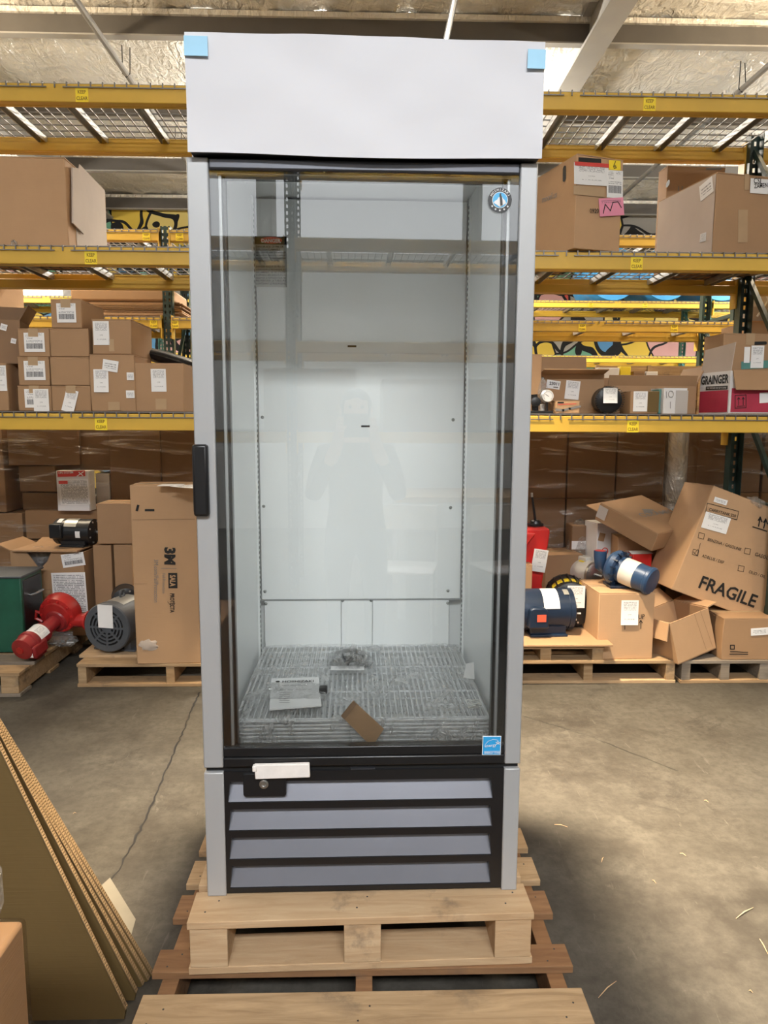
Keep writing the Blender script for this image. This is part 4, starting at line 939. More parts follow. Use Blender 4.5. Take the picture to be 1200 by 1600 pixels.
# the lettered side is turned towards the viewer's left
la = at(1092, 640, 4.02); lam = WM[gb.name].inverted() @ Vector((la.x, la.y, SH0)); ln = Vector((lam.x, lam.y, 0)); 
LF = frame((lam.x, lam.y, 0), tuple((-ln).normalized()), (0, 0, 1)); Ls = ln.length
MB().box(0, Ls, 0, t_, 0, gh).build('wall', 'white_board', gb, smooth=False, M=LF)
MB().box(.004, Ls - .008, -.0022, -.0008, .012, gh*.56).build('red_band', 'grainger_red', gb, smooth=False, M=LF); MB().box(.012, gw, -.0022, -.0008, .012, gh*.60).build('red_band', 'grainger_red', gb, smooth=False)
MB().add([(0, 0, gh), (Ls, 0, gh), (Ls - .004 + .03, -.004, gh + .145), (.03, -.004, gh + .125), (0, .005, gh), (Ls, .005, gh), (Ls + .026, .001, gh + .145), (.03, .001, gh + .125)], [(0, 1, 2, 3), (4, 7, 6, 5), (0, 4, 5, 1), (2, 6, 7, 3), (0, 3, 7, 4), (1, 5, 6, 2)]).build('flap', 'kraft_pale', gb, smooth=False, M=LF)
MB().box(.01, gw, -.11, 0, 0, .005).build('flap', 'kraft', gb, smooth=False, M=Matrix.Translation((0, -.002, gh)) @ Matrix.Rotation(70*D2R, 4, 'X'))
sL = Surf(gb, LF); text(sL, 'GRAINGER', (1096, 601), (1139, 598), 1.45, 'ink_black', .03, .003); paper(sL, (1104, 604), (1138, 602.5), (1104, 609.5), 'ink_black', 'black_strip', lift=.003); text(sL, 'FOR THE ONES WHO GET IT DONE', (1106, 608), (1136, 607), 1.3, 'paper_white', .0, .006)
s = Surf(gb); strokes(s, [[(1148, 618), (1165, 617), (1165, 637), (1148, 638), (1148, 618)], [(1153.5, 633), (1153.5, 621), (1151.5, 624)], [(1153.5, 621), (1155.5, 624)], [(1160.5, 633), (1160.5, 621), (1158.5, 624)], [(1160.5, 621), (1162.5, 624)], [(1151, 635), (1163, 634.5)]], .0035, 'ink_black', .004)
paper(s, (1186, 614), (1203, 613), (1186, 630), 'paper_white', 'white_note', lift=.004); text(s, 'G', (1148.5, 602), (1154, 601.5), 1.3, 'ink_black', .03, .003)
gt = carton_at((at(1170, 560, 3.90).x, 3.90, SH0 + gh + .004), .06, .30, .2, at(1170, 522, 3.90).z - SH0 - gh, 'taped brown carton with an oval hand hole sitting on the printed carton', 'kraft', seam='y')
s = Surf(gt); handhole(s, (1173, 536.5), (1198, 536), .018); paper(s, (1174, 540), (1194, 540), (1172, 575), 'print_slip'); paper(s, (1163, 542), (1172, 542), (1162, 567), 'paper_white', 'old_label'); paper(s, (1158, 565), (1200, 563), (1158, 577), 'post_teal', 'grey_strip', lift=.001)
# white wrapped bundle at the right edge
wb = thing('wrapped_bundle', 'grey white plastic wrapped bundle at the right edge above the taped carton', 'bundle', (at(1204, 490, 4.55).x + .06, 4.75, 2.12))
crumple(0, 0, .09, .16, .12, .14, seed=21, amp=.10).build('wrap', 'kraft_grey', wb); MB().tube([(-.09, -.10, .0), (-.04, -.13, .1), (-.08, -.10, .2)], .006, 6).build('string', 'wire_white', wb)
carton_at((at(1210, 520, 4.62).x + .1, 4.62, 1.49), 0, .5, .4, .60, 'brown carton under the wrapped bundle beyond the near rack post', 'kraft')
# ------------------------------------------------------------------ goods on the floor under the near rack
def contact(px, py, z): return atz(px, py, z)
PLH = .13
def bcarton(rect, z, depth, label, yaw=0, **k):
    Y = contact((rect[0] + rect[2])/2, rect[3], z).y; return carton(rect, Y, depth, label, z=z, yaw=yaw, **k), Y
def simple_pallet(label, x0, x1, y0, y1, z, H, mats, n=6, sw=.045, rot=0):
    W = x1 - x0; D = y1 - y0; bw_ = D/n*.72; bs = [(D*i/n if i < n - 1 else D - bw_, D*i/n + bw_ if i < n - 1 else D) for i in range(n)]
    return pallet(label, ((x0 + x1)/2, y0, z), rot, W, bs, H, (-W/2 + sw*.6, 0, W/2 - sw*.6), sw, mats, th=.018)
simple_pallet('pallet under the tall lettered carton and the grey motor, left of the cooler', -1.56, -.56, 3.735, 4.75, 0, PLH, ['wood_mid', 'wood_mid', 'wood_grey'])
simple_pallet('pallet with thick side beam under the red pump at the left edge', -2.72, -1.80, 3.60, 4.65, 0, PLH, ['wood_mid', 'wood_grey', 'wood_mid'], sw=.09)
simple_pallet('low pallet right of the cooler under the smaller pallet and the cube carton', .74, 1.72, 3.75, 4.75, 0, PLH, ['wood_mid', 'wood_new', 'wood_mid'], sw=.05)
yD = contact(880, 1037, PLH).y
simple_pallet('small pallet stacked on the low pallet beneath the navy motor', .66, 1.30, yD, yD + .55, PLH, .10, ['wood_mid', 'wood_mid'], n=4, sw=.06)
simple_pallet('grey weathered pallet under the tilted cartons at the right edge', 1.745, 2.245, 3.745, 4.75, 0, PLH, ['wood_grey', 'wood_mid', 'wood_grey'], sw=.05)
# plywood under the grey motor
p0 = contact(113, 1028, PLH)
o = MB().box(-1.585, -1.22, p0.y, p0.y + .5, PLH, PLH + .016).build('plywood_sheet', 'wood_new', None, bevel=.002); tag(o, 'thin plywood sheet on the pallet beneath the grey motor', 'plywood')
# cardboard sheet on the small pallet
o = MB().box(.68, 1.34, yD - .02, yD + .50, PLH + .10, PLH + .112).build('cardboard_sheet', 'kraft', None, bevel=.003); tag(o, 'flat brown cardboard sheet between the navy motor and the small pallet', 'cardboard')

# tall lettered carton
(t3, y3) = bcarton((209, 758, 309, 1037), PLH, .22, 'tall narrow brown carton with sideways black lettering beside the cooler', yaw=.05, mat='kraft_light', jit=.005)
s = Surf(t3)
def vtext(sf, st, p0, p1, k, **kw): return text(sf, st, p0, p1, k, **kw)
vtext(s, '3M', (258, 855), (258, 882), 1.0, bold=.05); strokes(s, [[(252, 888), (276, 888)]], .002, 'ink_grey')
paper(s, (263, 895), (277, 895), (263, 919), 'ink_black', 'logo_block', lift=.002); vtext(s, 'SALA', (266, 898), (266, 916), 1.5, bold=.03, mat='kraft_light', lift=.005)
vtext(s, 'PROTECTA', (266, 927), (266, 957), 1.5, bold=.03); strokes(s, [[(262, 940), (266, 945), (270, 946), (274, 942)]], .002)
vtext(s, '3M.com/FallProtection', (241, 874), (241, 941), 1.25, bold=.0, mat='ink_grey'); vtext(s, 'Fall Protection', (254, 896), (254, 927), 1.2, bold=.0, mat='ink_grey')
strokes(s, [[(208, 812), (305, 811)], [(209, 912), (230, 912)]], .0016, 'kraft_dark', name='crease'); strokes(s, [[(216, 790), (214, 797)], [(228, 797), (240, 797)]], .012, 'black_matte', name='tear')
m = crumple(0, 0, 0, .05, .008, .03, seed=31); q = s.uv(232, 1008); m.build('torn_patch', 'kraft_pale', t3, M=Matrix.Translation((q.x, 0, q.y)))
st = side(t3, 'top'); paper(st, (266, 761), (306, 757), (258, 773), 'print_form', 'top_label'); paper(st, (254, 757), (290, 757), (252, 760), 'paper_white', 'top_label')

# ---- electric motors
def motor(label, loc, rot, R, L, mat, cap='plain', shaft=.06, box=None, feet=True, fins=0, name='electric_motor', zoff=None, eye=False, plate=None, capmat=None, group='electric motors'):
    """axis along local x, drive end at +x, fan end at -x; stands on z = 0"""
    r = thing(name, label, 'motor', loc, rot, group); H = R*1.12 if zoff is None else zoff
    T = Matrix.Translation((0, 0, H)); hl = L/2
    MB().lathe([(-hl*.72, R*.96), (-hl*.7, R), (hl*.7, R), (hl*.72, R*.96)], 40, T).build('frame', mat, r)
    if fins:
        for k in range(fins):
            a = 2*PI*k/fins
            MB().box(-hl*.68, hl*.66, -.004, .004, R*.98, R*1.10, T @ Matrix.Rotation(a, 4, 'X')).build('fin', mat, r, smooth=False)
    MB().lathe([(hl*.70, R*1.03), (hl*.86, R*1.03), (hl*.95, R*.72), (hl*.98, R*.32), (hl, R*.30)], 40, T).build('drive_end', capmat or mat, r)
    if cap == 'plain': MB().lathe([(-hl, R*.80), (-hl*.97, R*.94), (-hl*.90, R*1.02), (-hl*.70, R*1.03)], 40, T).build('end_cap', mat, r)
    else:           # fan cover with ring slots
        MB().lathe([(-hl*.93, R*.1), (-hl*.93, R*.95), (-hl*.70, R*1.02)], 40, T).build('fan_recess', 'black_matte', r)
        g = MB()
        for ra, rb in ((.13, .22), (.31, .38), (.46, .53), (.61, .68), (.76, 1.0)):
            g.lathe([(-hl*.95, R*rb), (-hl*.995, R*rb), (-hl*.995, R*ra), (-hl*.95, R*ra)], 40, T, cap=False)
        g.lathe([(-hl*.995, R), (-hl*.95, R*1.04), (-hl*.62, R*1.04)], 40, T, cap=False); g.lathe([(-hl*.99, R*.15), (-hl*.95, R*.15)], 20, T)
        for k in range(8): g.box(-hl*.993, -hl*.95, -.006, .006, R*.12, R*.80, T @ Matrix.Rotation(k*PI/4, 4, 'X'))
        g.build('fan_cover', mat, r)
    if shaft: MB().lathe([(hl*.95, R*.15), (hl + shaft, R*.15), (hl + shaft + .002, R*.13)], 16, T).build('shaft', 'steel', r)
    m = MB()
    for k in range(8): a = k*PI/4 + .39; m.lathe([(hl*.86, .006), (hl*.93, .006)], 6, T @ Matrix.Translation((0, R*.86*math.cos(a), R*.86*math.sin(a))))
    m.build('bolts', 'steel', r)
    if feet: MB().box(-hl*.62, hl*.62, -R*.95, R*.95, 0, .012).box(-hl*.6, hl*.6, -R*.75, -R*.45, .01, H*.55).box(-hl*.6, hl*.6, R*.45, R*.75, .01, H*.55).build('feet', mat, r, bevel=.003)
    if box: bx0, bx1, by, bz, sy_, sz_ = box; MB().box(bx0, bx1, by - sy_, by + sy_, H + bz - sz_, H + bz + sz_).build('terminal_box', mat, r, bevel=.008)
    if eye:
        MB().tube([(.0 + .022*math.cos(a), 0, H + R + .02 + .022*math.sin(a)) for a in [k*PI/6 for k in range(13)]], .006, 8).build('lifting_eye', mat, r)
    if plate: MB().lathe([(plate[0], R*1.012), (plate[1], R*1.012)], 40, T, cap=False).build('nameplate_band', plate[2], r)
    return r
def slip_on(r, H, R, x0, x1, a0, a1, mat='print_slip', name='paper_slip', k=1.03):
    """paper wrapped over a motor's round body between angles (degrees from +y over the top)"""
    b = MB(); n = 10; v = []
    for i in range(n + 1):
        a = (a0 + (a1 - a0)*i/n)*D2R; v += [(x0, R*k*math.cos(a), H + R*k*math.sin(a)), (x1, R*k*math.cos(a), H + R*k*math.sin(a))]
    return b.add(v, [(2*i, 2*i + 1, 2*i + 3, 2*i + 2) for i in range(n)]).build(name, mat, r)

# red pump at left (axis towards the viewer)
p = contact(62, 1030, PLH)
rp_ = thing('red_pump', 'red centrifugal pump with round volute lying on the left pallet', 'pump', (p.x - .02, p.y + .06, PLH + .035), (0, -.26, 1.36)); rp_.scale = (.80, .80, .80)
T = Matrix.Translation((0, 0, .105))
MB().lathe([(-.17, .055), (-.165, .075), (-.10, .078), (-.095, .086), (-.07, .086), (-.065, .075), (.06, .072), (.065, .05), (.20, .048), (.205, .07), (.23, .09)], 32, T).build('motor_barrel', 'red_dark', rp_)
Tv = Matrix.Translation((.27, 0, .135))
MB().lathe([(-.055, .06), (-.05, .10), (-.04, .105), (-.035, .135), (.03, .15), (.06, .14), (.075, .08)], 36, Tv).build('volute', 'red_paint', rp_)
m = MB()
for k in range(10): a = k*PI/5; m.lathe([(-.045, .009), (-.035, .009)], 6, Tv @ Matrix.Translation((0, .12*math.cos(a), .12*math.sin(a))))
m.build('bolts', 'red_bright', rp_)
MB().lathe([(0, .05), (.10, .05), (.105, .07), (.12, .07)], 24, Matrix.Translation((.28, -.10, .08)) @ Matrix.Rotation(-PI/2, 4, 'Z')).build('discharge_flange', 'red_paint', rp_)
MB().lathe([(.12, .045), (.121, .045)], 24, Matrix.Translation((.28, -.10, .08)) @ Matrix.Rotation(-PI/2, 4, 'Z')).build('port', 'black_matte', rp_)
MB().tube([(.26, .13, .13), (.25, .17, .15), (.24, .18, .10), (.25, .14, .07)], .014, 8).build('side_ring', 'red_paint', rp_)
MB().box(-.16, -.02, -.09, -.02, .03, .12).build('terminal_box', 'red_dark', rp_, bevel=.012); MB().lathe([(-.178, .024), (-.165, .026)], 20, Matrix.Translation((0, .012, .10))).build('end_knob', 'red_paint', rp_)
MB().box(-.10, .0, -.05, .05, -.012, .04).build('base', 'red_dark', rp_, bevel=.006)
slip_on(rp_, .105, .075, -.055, .04, 60, 170, 'print_slip'); MB().box(-.163, -.161, -.07, -.04, .045, .10).build('label', 'print_form', rp_, smooth=False)
pb = contact(105, 1010, PLH); bg = thing('parts_bag', 'clear plastic bag of small bolts between the red pump and the grey motor', 'bag', (pb.x - .03, pb.y + .03, PLH))
crumple(0, 0, .035, .07, .05, .045, seed=41).build('film', 'bag_film', bg)
for k in range(6): MB().lathe([(0, .009), (.008, .009), (.009, .005), (.04, .005)], 6, Matrix.Translation((random.uniform(-.04, .03), random.uniform(-.02, .03), .012)) @ Matrix.Rotation(random.uniform(0, 6), 4, 'Z')).build('bolt', 'steel', bg)
# grey motor, fan cover to the viewer
p = contact(166, 1021, PLH + .016)
gm = motor('dark grey electric motor with ringed fan cover facing the viewer', (p.x + .05, p.y + .15, PLH + .016), PI/2 - .22, .134, .34, 'motor_grey', 'fan', .06, (-.02, .10, -.14, .02, .05, .06), eye=True)
slip_on(gm, .150, .134, -.11, .06, 52, 120, 'label_silver', 'nameplate', 1.02)
MB().prism([(-.045, -.11), (.045, -.11), (.045, .02), (-.045, .02)], 0, .002).build('paper_slip', 'paper_white', gm, smooth=False, M=Matrix.Translation((-.176, .0, .262)) @ Matrix.Rotation(-PI/2, 4, 'Z'))
# open carton with the black motor on it
oc, yo = None, 4.26
a = at(22, 990, yo); e_ = at(138, 990, yo); zt = at(90, 862, yo).z
oc = open_carton(((a.x + e_.x)/2, yo, PLH), -.06, e_.x - a.x, .30, zt - PLH, 'torn open carton with packing documents standing behind the red pump', 'kraft', [('left', 25, .09), ('back', 15, .08)],
                 notch=[(.03, zt - PLH), (.0, zt - PLH - .06), (-.05, zt - PLH - .11), (-.09, zt - PLH - .05), (-.13, zt - PLH)])
s = Surf(oc); paper(s, (80, 895), (133, 894), (82, 957), 'print_form', 'packing_list'); paper(s, (95, 867), (130, 862), (95, 888), 'print_ship', 'packing_list'); strokes(s, [[(57, 921), (80, 921), (80, 928), (57, 928), (57, 921)]], .003, 'kraft_dark')
crumple(0, 0, 0, .12, .04, .06, seed=45, amp=.2).build('inner_film', 'bag_film', oc, M=Matrix.Translation((-.07, .09, zt - PLH - .05)))
zl = zt + .012
MB().box(-.2, .2, -.03, .30, 0, .008).build('lid_sheet', 'kraft', oc, smooth=False, M=Matrix.Translation((0, 0, zt - PLH + .004)))
p = at(118, 845, yo + .12)
bm = motor('black electric motor with steel shaft lying on the torn open carton', (p.x, yo + .15, zl + .0005), -.12, .078, .26, 'motor_black', 'plain', .05, (-.13, -.05, -.06, .012, .035, .045), feet=True)
slip_on(bm, .0875, .078, -.05, .03, 80, 150, 'label_silver', 'nameplate'); slip_on(bm, .0875, .078, .03, .06, 170, 200, 'paper_white', 'label'); slip_on(bm, .0875, .078, -.10, -.07, 95, 130, 'paper_white', 'label')
# small cartons behind, with a black flange motor
carton((152, 787, 206, 850), 4.30, .22, 'taped carton with white label behind the black motor', z=None, jit=.006); 
stk = carton((148, 852, 176, 990), 4.30, .22, 'brown carton tucked behind the torn open carton', z=PLH); 
stk2 = carton_at((at(192, 870, 4.30).x, 4.30, PLH), .0, .11, .22, at(180, 851, 4.30).z - PLH, 'brown carton standing under the taped carton beside the tall lettered carton', 'kraft')
fm = motor('black flange motor lying between the cartons and the tall lettered carton', (at(192, 940, 4.14).x + .015, 4.14, PLH + .18), -PI/2 + .35, .075, .16, 'motor_black', 'plain', .04, feet=False, zoff=.078)
o = carton_at((at(195, 960, 4.10).x, 4.07, PLH), .0, .16, .2, .178, 'low brown carton under the black flange motor', 'kraft')
# green cabinet at the left edge
gcx = at(36, 950, 3.93).x
gc_ = thing('green_cabinet', 'dark green metal equipment cabinet at the left edge behind the red pump', 'cabinet', (gcx - .165, 3.93, PLH), .0)
hh = at(15, 899, 3.95).z - PLH
MB().box(-.16, .16, 0, .26, 0, hh - .008).build('body', 'cabinet_green', gc_, bevel=.006); MB().box(-.17, .17, -.01, .27, hh - .012, hh).build('lid', 'motor_grey', gc_, bevel=.004)
MB().box(.155, .164, .02, .24, .03, hh - .03).build('side_panel', 'motor_black', gc_, bevel=.004); MB().lathe([(0, .035), (.008, .035), (.01, .025)], 24, Matrix.Translation((.163, .16, .09))).build('dial', 'motor_black', gc_); MB().tube([(.165, .1, hh*.7), (.19, .1, hh*.72), (.19, .2, hh*.72), (.165, .2, hh*.7)], .006, 6).build('handle', 'steel', gc_)
MB().box(-.10, .02, -.012, -.008, .02, .05).build('plate', 'label_silver', gc_, smooth=False)

# ---- wrapped pallet loads behind
def load(label, loc, boxes, wrap, extra=None, rot=0):
    r = thing('wrapped_pallet_load', label, 'pallet load', loc, rot, 'stretch wrapped pallet loads')
    x0, x1, y0, y1, zt_ = wrap
    for y in (y0, (y0 + y1)/2 - .05, y1 - .1): MB().box(x0, x1, y, y + .1, .11, .13).build('pallet_board', 'wood_mid', r, smooth=False)
    for x in (x0, (x0 + x1)/2 - .02, x1 - .04): MB().box(x, x + .04, y0, y1, 0, .11).build('pallet_stringer', 'wood_mid', r, smooth=False)
    for k, (bx_, by_, bz_, w_, d_, h_, mt, rz) in enumerate(boxes):
        body_mesh(w_, d_, h_, .005, 300 + k + int(loc[0]*10)).build('carton', mt, r, bevel=.004, M=Matrix.Translation((bx_, by_, bz_)) @ Matrix.Rotation(rz, 4, 'Z'))
    n = 44; m = 16; v = []; f = []; rnd = random.Random(int(loc[0]*100)); per = 2*((x1 - x0) + (y1 - y0))
    for j in range(m + 1):
        for i in range(n):
            t_ = per*i/n; g_ = .018 + .012*rnd.random()
            a_, c_ = x1 - x0, y1 - y0
            if t_ < a_: q = (x0 + t_, y0 - g_)
            elif t_ < a_ + c_: q = (x1 + g_, y0 + t_ - a_)
            elif t_ < 2*a_ + c_: q = (x1 - (t_ - a_ - c_), y1 + g_)
            else: q = (x0 - g_, y1 - (t_ - 2*a_ - c_))
            v.append((q[0], q[1], .05 + (zt_ - .05)*j/m))
    for j in range(m):
        for i in range(n): k = (i + 1) % n; f.append((j*n + i, j*n + k, (j + 1)*n + k, (j + 1)*n + i))
    MB().add(v, f).build('stretch_wrap', 'stretch_film', r); return r
Lx = -1.55
LB = []
rnd = random.Random(5)
def lb(rect, Y, dep, mat, rz=0, x0=Lx, y0=4.80):
    cx_, w_, zb, h_ = rect_world(rect, Y); return (cx_ - x0, Y - y0, zb, w_, dep, h_, mat, rz)
Yl = 4.86
LB = [lb((14, 662, 122, 727), Yl, .5, 'kraft_dark', .10), lb((28, 728, 88, 768), Yl + .02, .4, 'kraft_dark', -.12), lb((-60, 664, 6, 800), Yl, .5, 'kraft'),
      lb((-60, 802, 40, 1000), Yl, .5, 'kraft'), lb((36, 770, 90, 796), Yl + .04, .4, 'kraft_dark', .05), lb((40, 798, 160, 842), Yl - .03, .4, 'kraft', 0), lb((46, 843, 200, 985), Yl, .4, 'kraft_dark', 0),
      lb((123, 660, 175, 735), Yl + .06, .4, 'kraft_dark'), lb((172, 662, 250, 790), Yl + .04, .45, 'kraft_dark', .05), lb((150, 740, 172, 796), Yl + .05, .3, 'white_board'), lb((252, 662, 310, 800), Yl + .06, .4, 'kraft_dark'), lb((205, 792, 310, 985), Yl + .05, .4, 'kraft_dark')]
ld = load('stretch wrapped load of cartons behind the black motor on the left', (Lx, 4.80, 0), LB, (-.98, .72, .0, .62, 1.47))
cx_, w_, zb, h_ = rect_world((89, 735, 148, 797), Yl - .05)
Fp = Matrix.Translation((cx_ - Lx, Yl - .10 - 4.80, zb)) @ Matrix.Rotation(-.06, 4, 'Z')
body_mesh(w_*.86, .10, h_, .002, 411).build('printed_white_carton', 'white_board', ld, bevel=.003, M=Fp); s = Surf(ld, Fp)
paper(s, (90, 736), (133, 735), (90, 745), 'ink_red', 'red_header', lift=.003); text(s, 'UPS SYSTEM', (92, 740.5), (115, 739.5), 1.1, 'paper_white', .02, .006); strokes(s, [[(121, 744), (131, 737)], [(124, 738), (130, 743)]], .006, 'paper_white', .006)
paper(s, (92, 749), (138, 748), (94, 789), 'print_form', 'printed_panel', lift=.002); paper(s, (92, 751), (106, 751), (92, 756), 'ink_red', 'red_mark', lift=.004)
load('stretch wrapped load of stacked cartons just right of the cooler', (.93, 4.80, 0), [(-.18 + .005, 0, z_, .40, .55, h_, 'kraft', 0) for z_, h_ in ((.13, .34), (.472, .32), (.795, .31), (1.11, .34))], (-.385, .03, 0, .56, 1.46))
load('tall stretch wrapped brown load in the middle under the right shelf', (1.575, 4.85, 0), [(x_, 0, z_, .33, .5, h_, mt, 0) for x_ in (-.36, -.02, .32) for z_, h_, mt in ((.13, .38, 'kraft'), (.513, .40, 'kraft_dark'), (.916, .55, 'kraft_dark'))], (-.53, .49, 0, .52, 1.47))
load('stretch wrapped load behind the tilted lettered carton at the right', (2.76, 4.85, 0), [(x_, 0, z_, .45, .5, h_, mt, 0) for x_ in (-.25, .22) for z_, h_, mt in ((.13, .42, 'kraft'), (.553, .40, 'kraft'), (.956, .50, 'kraft_dark'))], (-.48, .46, 0, .52, 1.47))
cyl = thing('film_roll', 'shiny roll of wrapped foil standing between the two right loads', 'roll', (2.165, 4.93, 0.0)); MB().lathe([(0, .075), (.01, .085), (1.44, .085), (1.45, .07)], 28, Matrix.Rotation(-PI/2, 4, 'Y')).build('roll', 'foil', cyl); MB().lathe([(1.45, .04), (1.46, .04)], 16, Matrix.Rotation(-PI/2, 4, 'Y')).build('core', 'kraft', cyl)

# ---- right floor goods
zD = PLH + .112
p = contact(850, 997, zD)
nm = motor('dark navy electric motor with a bright orange label on the small pallet', (p.x + .03, p.y + .13, zD), .04, .118, .34, 'motor_navy', 'plain', 0, None)
MB().prism([(-.075, -.055), (.04, -.055), (.03, .05), (.01, .062), (-.05, .062), (-.07, .05)], -.155, -.09).build('terminal_box', 'motor_navy', nm, bevel=.008, M=Matrix.Translation((-.055, 0, .115)))
MB().box(-.085, -.035, -.158, -.156, .100, .140).build('orange_label', 'label_orange', nm, smooth=False)
slip_on(nm, .132, .118, -.035, .055, 95, 165, 'print_slip'); slip_on(nm, .132, .118, .09, .12, 100, 125, 'label_silver', 'label')
# black finned motor behind
p = at(890, 965, 4.08)
bf = motor('black finned motor with a yellow label and white slip behind the navy motor', (p.x, 4.12, zD), -PI/2 - .15, .125, .30, 'motor_black', 'plain', .05, None, fins=20, plate=(-.02, .06, 'label_yellow'))
MB().prism([(-.05, -.10), (.05, -.10), (.05, .03), (-.05, .03)], 0, .002).build('paper_slip', 'print_slip', bf, smooth=False, M=Matrix.Translation((.17, .02, .235)) @ Matrix.Rotation(PI/2 + .1, 4, 'Z') @ Matrix.Rotation(PI, 4, 'Z') @ Matrix.Rotation(PI, 4, 'Z'))
MB().box(.168, .172, -.03, .05, .10, .108).box(.168, .172, .006, .014, .06, .12).build('strap_clip', 'wire_white', bf, smooth=False)
# red machine with a lever next to the cooler
rm = thing('red_machine', 'bright red machine housing with a black lever beside the cooler', 'machine', (at(833, 910, 4.16).x - .02, 4.20, zD), .05)
zr = at(840, 825, 4.16).z - zD; Xr = [at(q, 850, 4.16).x - (at(833, 910, 4.16).x - .02) for q in (815, 870)]
MB().prism([(-.18, 0), (.07, 0), (.10, .10), (.075, .22), (.115, zr - .02), (.10, zr), (-.02, zr - .005), (-.08, zr - .03), (-.18, zr)], -.04, .22).build('housing', 'red_bright', rm, bevel=.012)
MB().prism([(-.18, zr - .13), (-.04, zr - .11), (.02, zr - .03), (-.18, zr - .01)], -.07, -.04).build('guard', 'red_paint', rm, bevel=.008)
MB().lathe([(0, .05), (.012, .05), (.014, .035), (.03, .03), (.034, .02)], 20, Matrix.Translation((.05, .06, zr)) @ Matrix.Rotation(-PI/2, 4, 'Y')).build('boot', 'black_plastic', rm)
MB().tube([(.05, .06, zr + .02), (.035, .06, zr + .12), (.025, .06, zr + .175)], [.009, .007, .007], 8).build('lever', 'black_plastic', rm); MB().tube([(.025, .06, zr + .175), (.022, .06, zr + .20)], .007, 8).build('lever_tip', 'steel', rm)
m = MB()
for k in range(6): m.lathe([(0, .005), (.004, .005)], 8, Matrix.Translation((.02 + .012*k*.6, -.043, .06 + .016*k)) @ Matrix.Rotation(-PI/2, 4, 'Z'))
m.build('rivets', 'steel', rm)
paper(Surf(rm, Matrix.Translation((0, -.075, 0))), (835, 857), (857, 860), (831, 892), 'print_slip', 'paper_slip')
fcb = carton_at((at(822, 905, 4.0).x, 4.02, zD), 0, .08, .1, at(822, 884, 4.0).z - zD, 'small brown carton edge peeking out beside the red machine', 'kraft')
# white motor with steel face
wst = carton_at((at(915, 930, 4.35).x, 4.42, 0.30), .05, .34, .3, at(915, 922, 4.35).z - .30, 'flattened brown carton under the white motor', 'kraft'); 
wz = WM[wst.name].translation.z + wst['dims'][2]
wm_ = motor('cream white electric motor with a bare steel face behind the finned motor', (at(920, 890, 4.42).x, 4.50, wz), -PI/2 + .45, .082, .24, 'motor_white', 'plain', .04, (-.05, .04, 0, .085, .03, .02), capmat='steel', feet=False, zoff=.084)
slip_on(wm_, .084, .082, -.02, .03, 60, 120, 'label_yellow', 'label')
carton_at((at(880, 880, 4.52).x, 4.50, .30), .15, .26, .26, at(880, 866, 4.52).z - .30, 'crushed brown carton between the red machine and the white motor', 'kraft', jit=.012)
MB()
# wrapped jar and tall white box
jr = thing('wrapped_jar', 'small plastic wrapped carton bundle beside the tall white box', 'bundle', (at(913, 870, 4.60).x, 4.64, .30)); zt_ = at(913, 818, 4.60).z - .30
MB().box(-.075, .075, 0, .15, 0, zt_ - .02).build('carton', 'kraft_dark', jr, bevel=.006); MB().box(-.076, .076, -.002, 0, zt_*.62, zt_*.74).build('label_band', 'paper_white', jr, smooth=False); crumple(0, .07, zt_*.52, .09, .09, zt_*.5, seed=55, amp=.08).build('film', 'bag_film', jr)
wbx, wy = carton((931, 817, 966, 882), 4.52, .16, 'tall narrow white box with a red printed emblem', z=None, mat='white_board', yaw=.22, tape=False), 4.52
s = Surf(wbx); strokes(s, [[(945 + 4.5*math.cos(k*PI/8), 861 + 5*math.sin(k*PI/8)) for k in range(17)], [(941, 861), (949, 861)]], .006, 'ink_red'); paper(s, (937, 832), (946, 834), (937, 845), 'kraft', 'torn_patch'); paper(s, (957, 834), (961, 834), (957, 845), 'ink_grey', 'printed_strip')
sup = carton_at((at(950, 900, 4.50).x, 4.50, PLH + .001), .0, .30, .30, WM[wbx.name].translation.z - PLH - .002, 'brown carton hidden under the tall white box', 'kraft_dark')
# cube carton with arrows and its blue pump
(cu, ycu) = bcarton((934, 926, 1022, 1030), PLH, .34, 'square brown carton with UP arrows carrying the blue pump', mat='kraft_light', yaw=.03)
s = Surf(cu)
text(s, 'UP', (997, 967), (1007, 966.5), 1.2, 'ink_black', .01); text(s, 'UP', (970, 967.5), (977, 967), 1.2, 'ink_black', .01)
strokes(s, [[(1001, 982), (1001, 969)], [(998.5, 973), (1001, 969), (1003.5, 973)], [(976, 983), (976, 970)], [(973.5, 974), (976, 970), (978.5, 974)]], .004)
paper(s, (971, 938), (998, 938), (974, 976), 'print_slip', 'paper_slip', curl=.008)
zc = PLH + cu['dims'][2]
bp_ = thing('blue_pump', 'blue pump with an upturned elbow and round motor on the square carton', 'pump', (at(968, 930, ycu + .13).x, ycu + .15, zc), 0); bp_.scale = (.84, .84, .84)
Rm = Matrix.Translation((.0, -.02, .125)) @ Matrix.Rotation(-.85, 4, 'Z') @ Matrix.Rotation(.22, 4, 'Y')
MB().lathe([(-.02, .06), (0, .088), (.20, .088), (.205, .094), (.225, .094), (.235, .085), (.24, .05)], 36, Rm).build('motor', 'motor_blue', bp_)
b = MB(); b.lathe([(.03, .0905), (.13, .0905)], 36, Rm, cap=False); b.build('nameplate_band', 'motor_white', bp_); b = MB(); n = 8; v = []
for i in range(n + 1): a = (20 + 55*i/n)*D2R; v += [tuple(Rm @ Vector((.06, .092*math.cos(a), .092*math.sin(a)))), tuple(Rm @ Vector((.13, .092*math.cos(a), .092*math.sin(a))))]
b.add(v, [(2*i, 2*i + 1, 2*i + 3, 2*i + 2) for i in range(n)]).build('yellow_label', 'print_yellow', bp_)
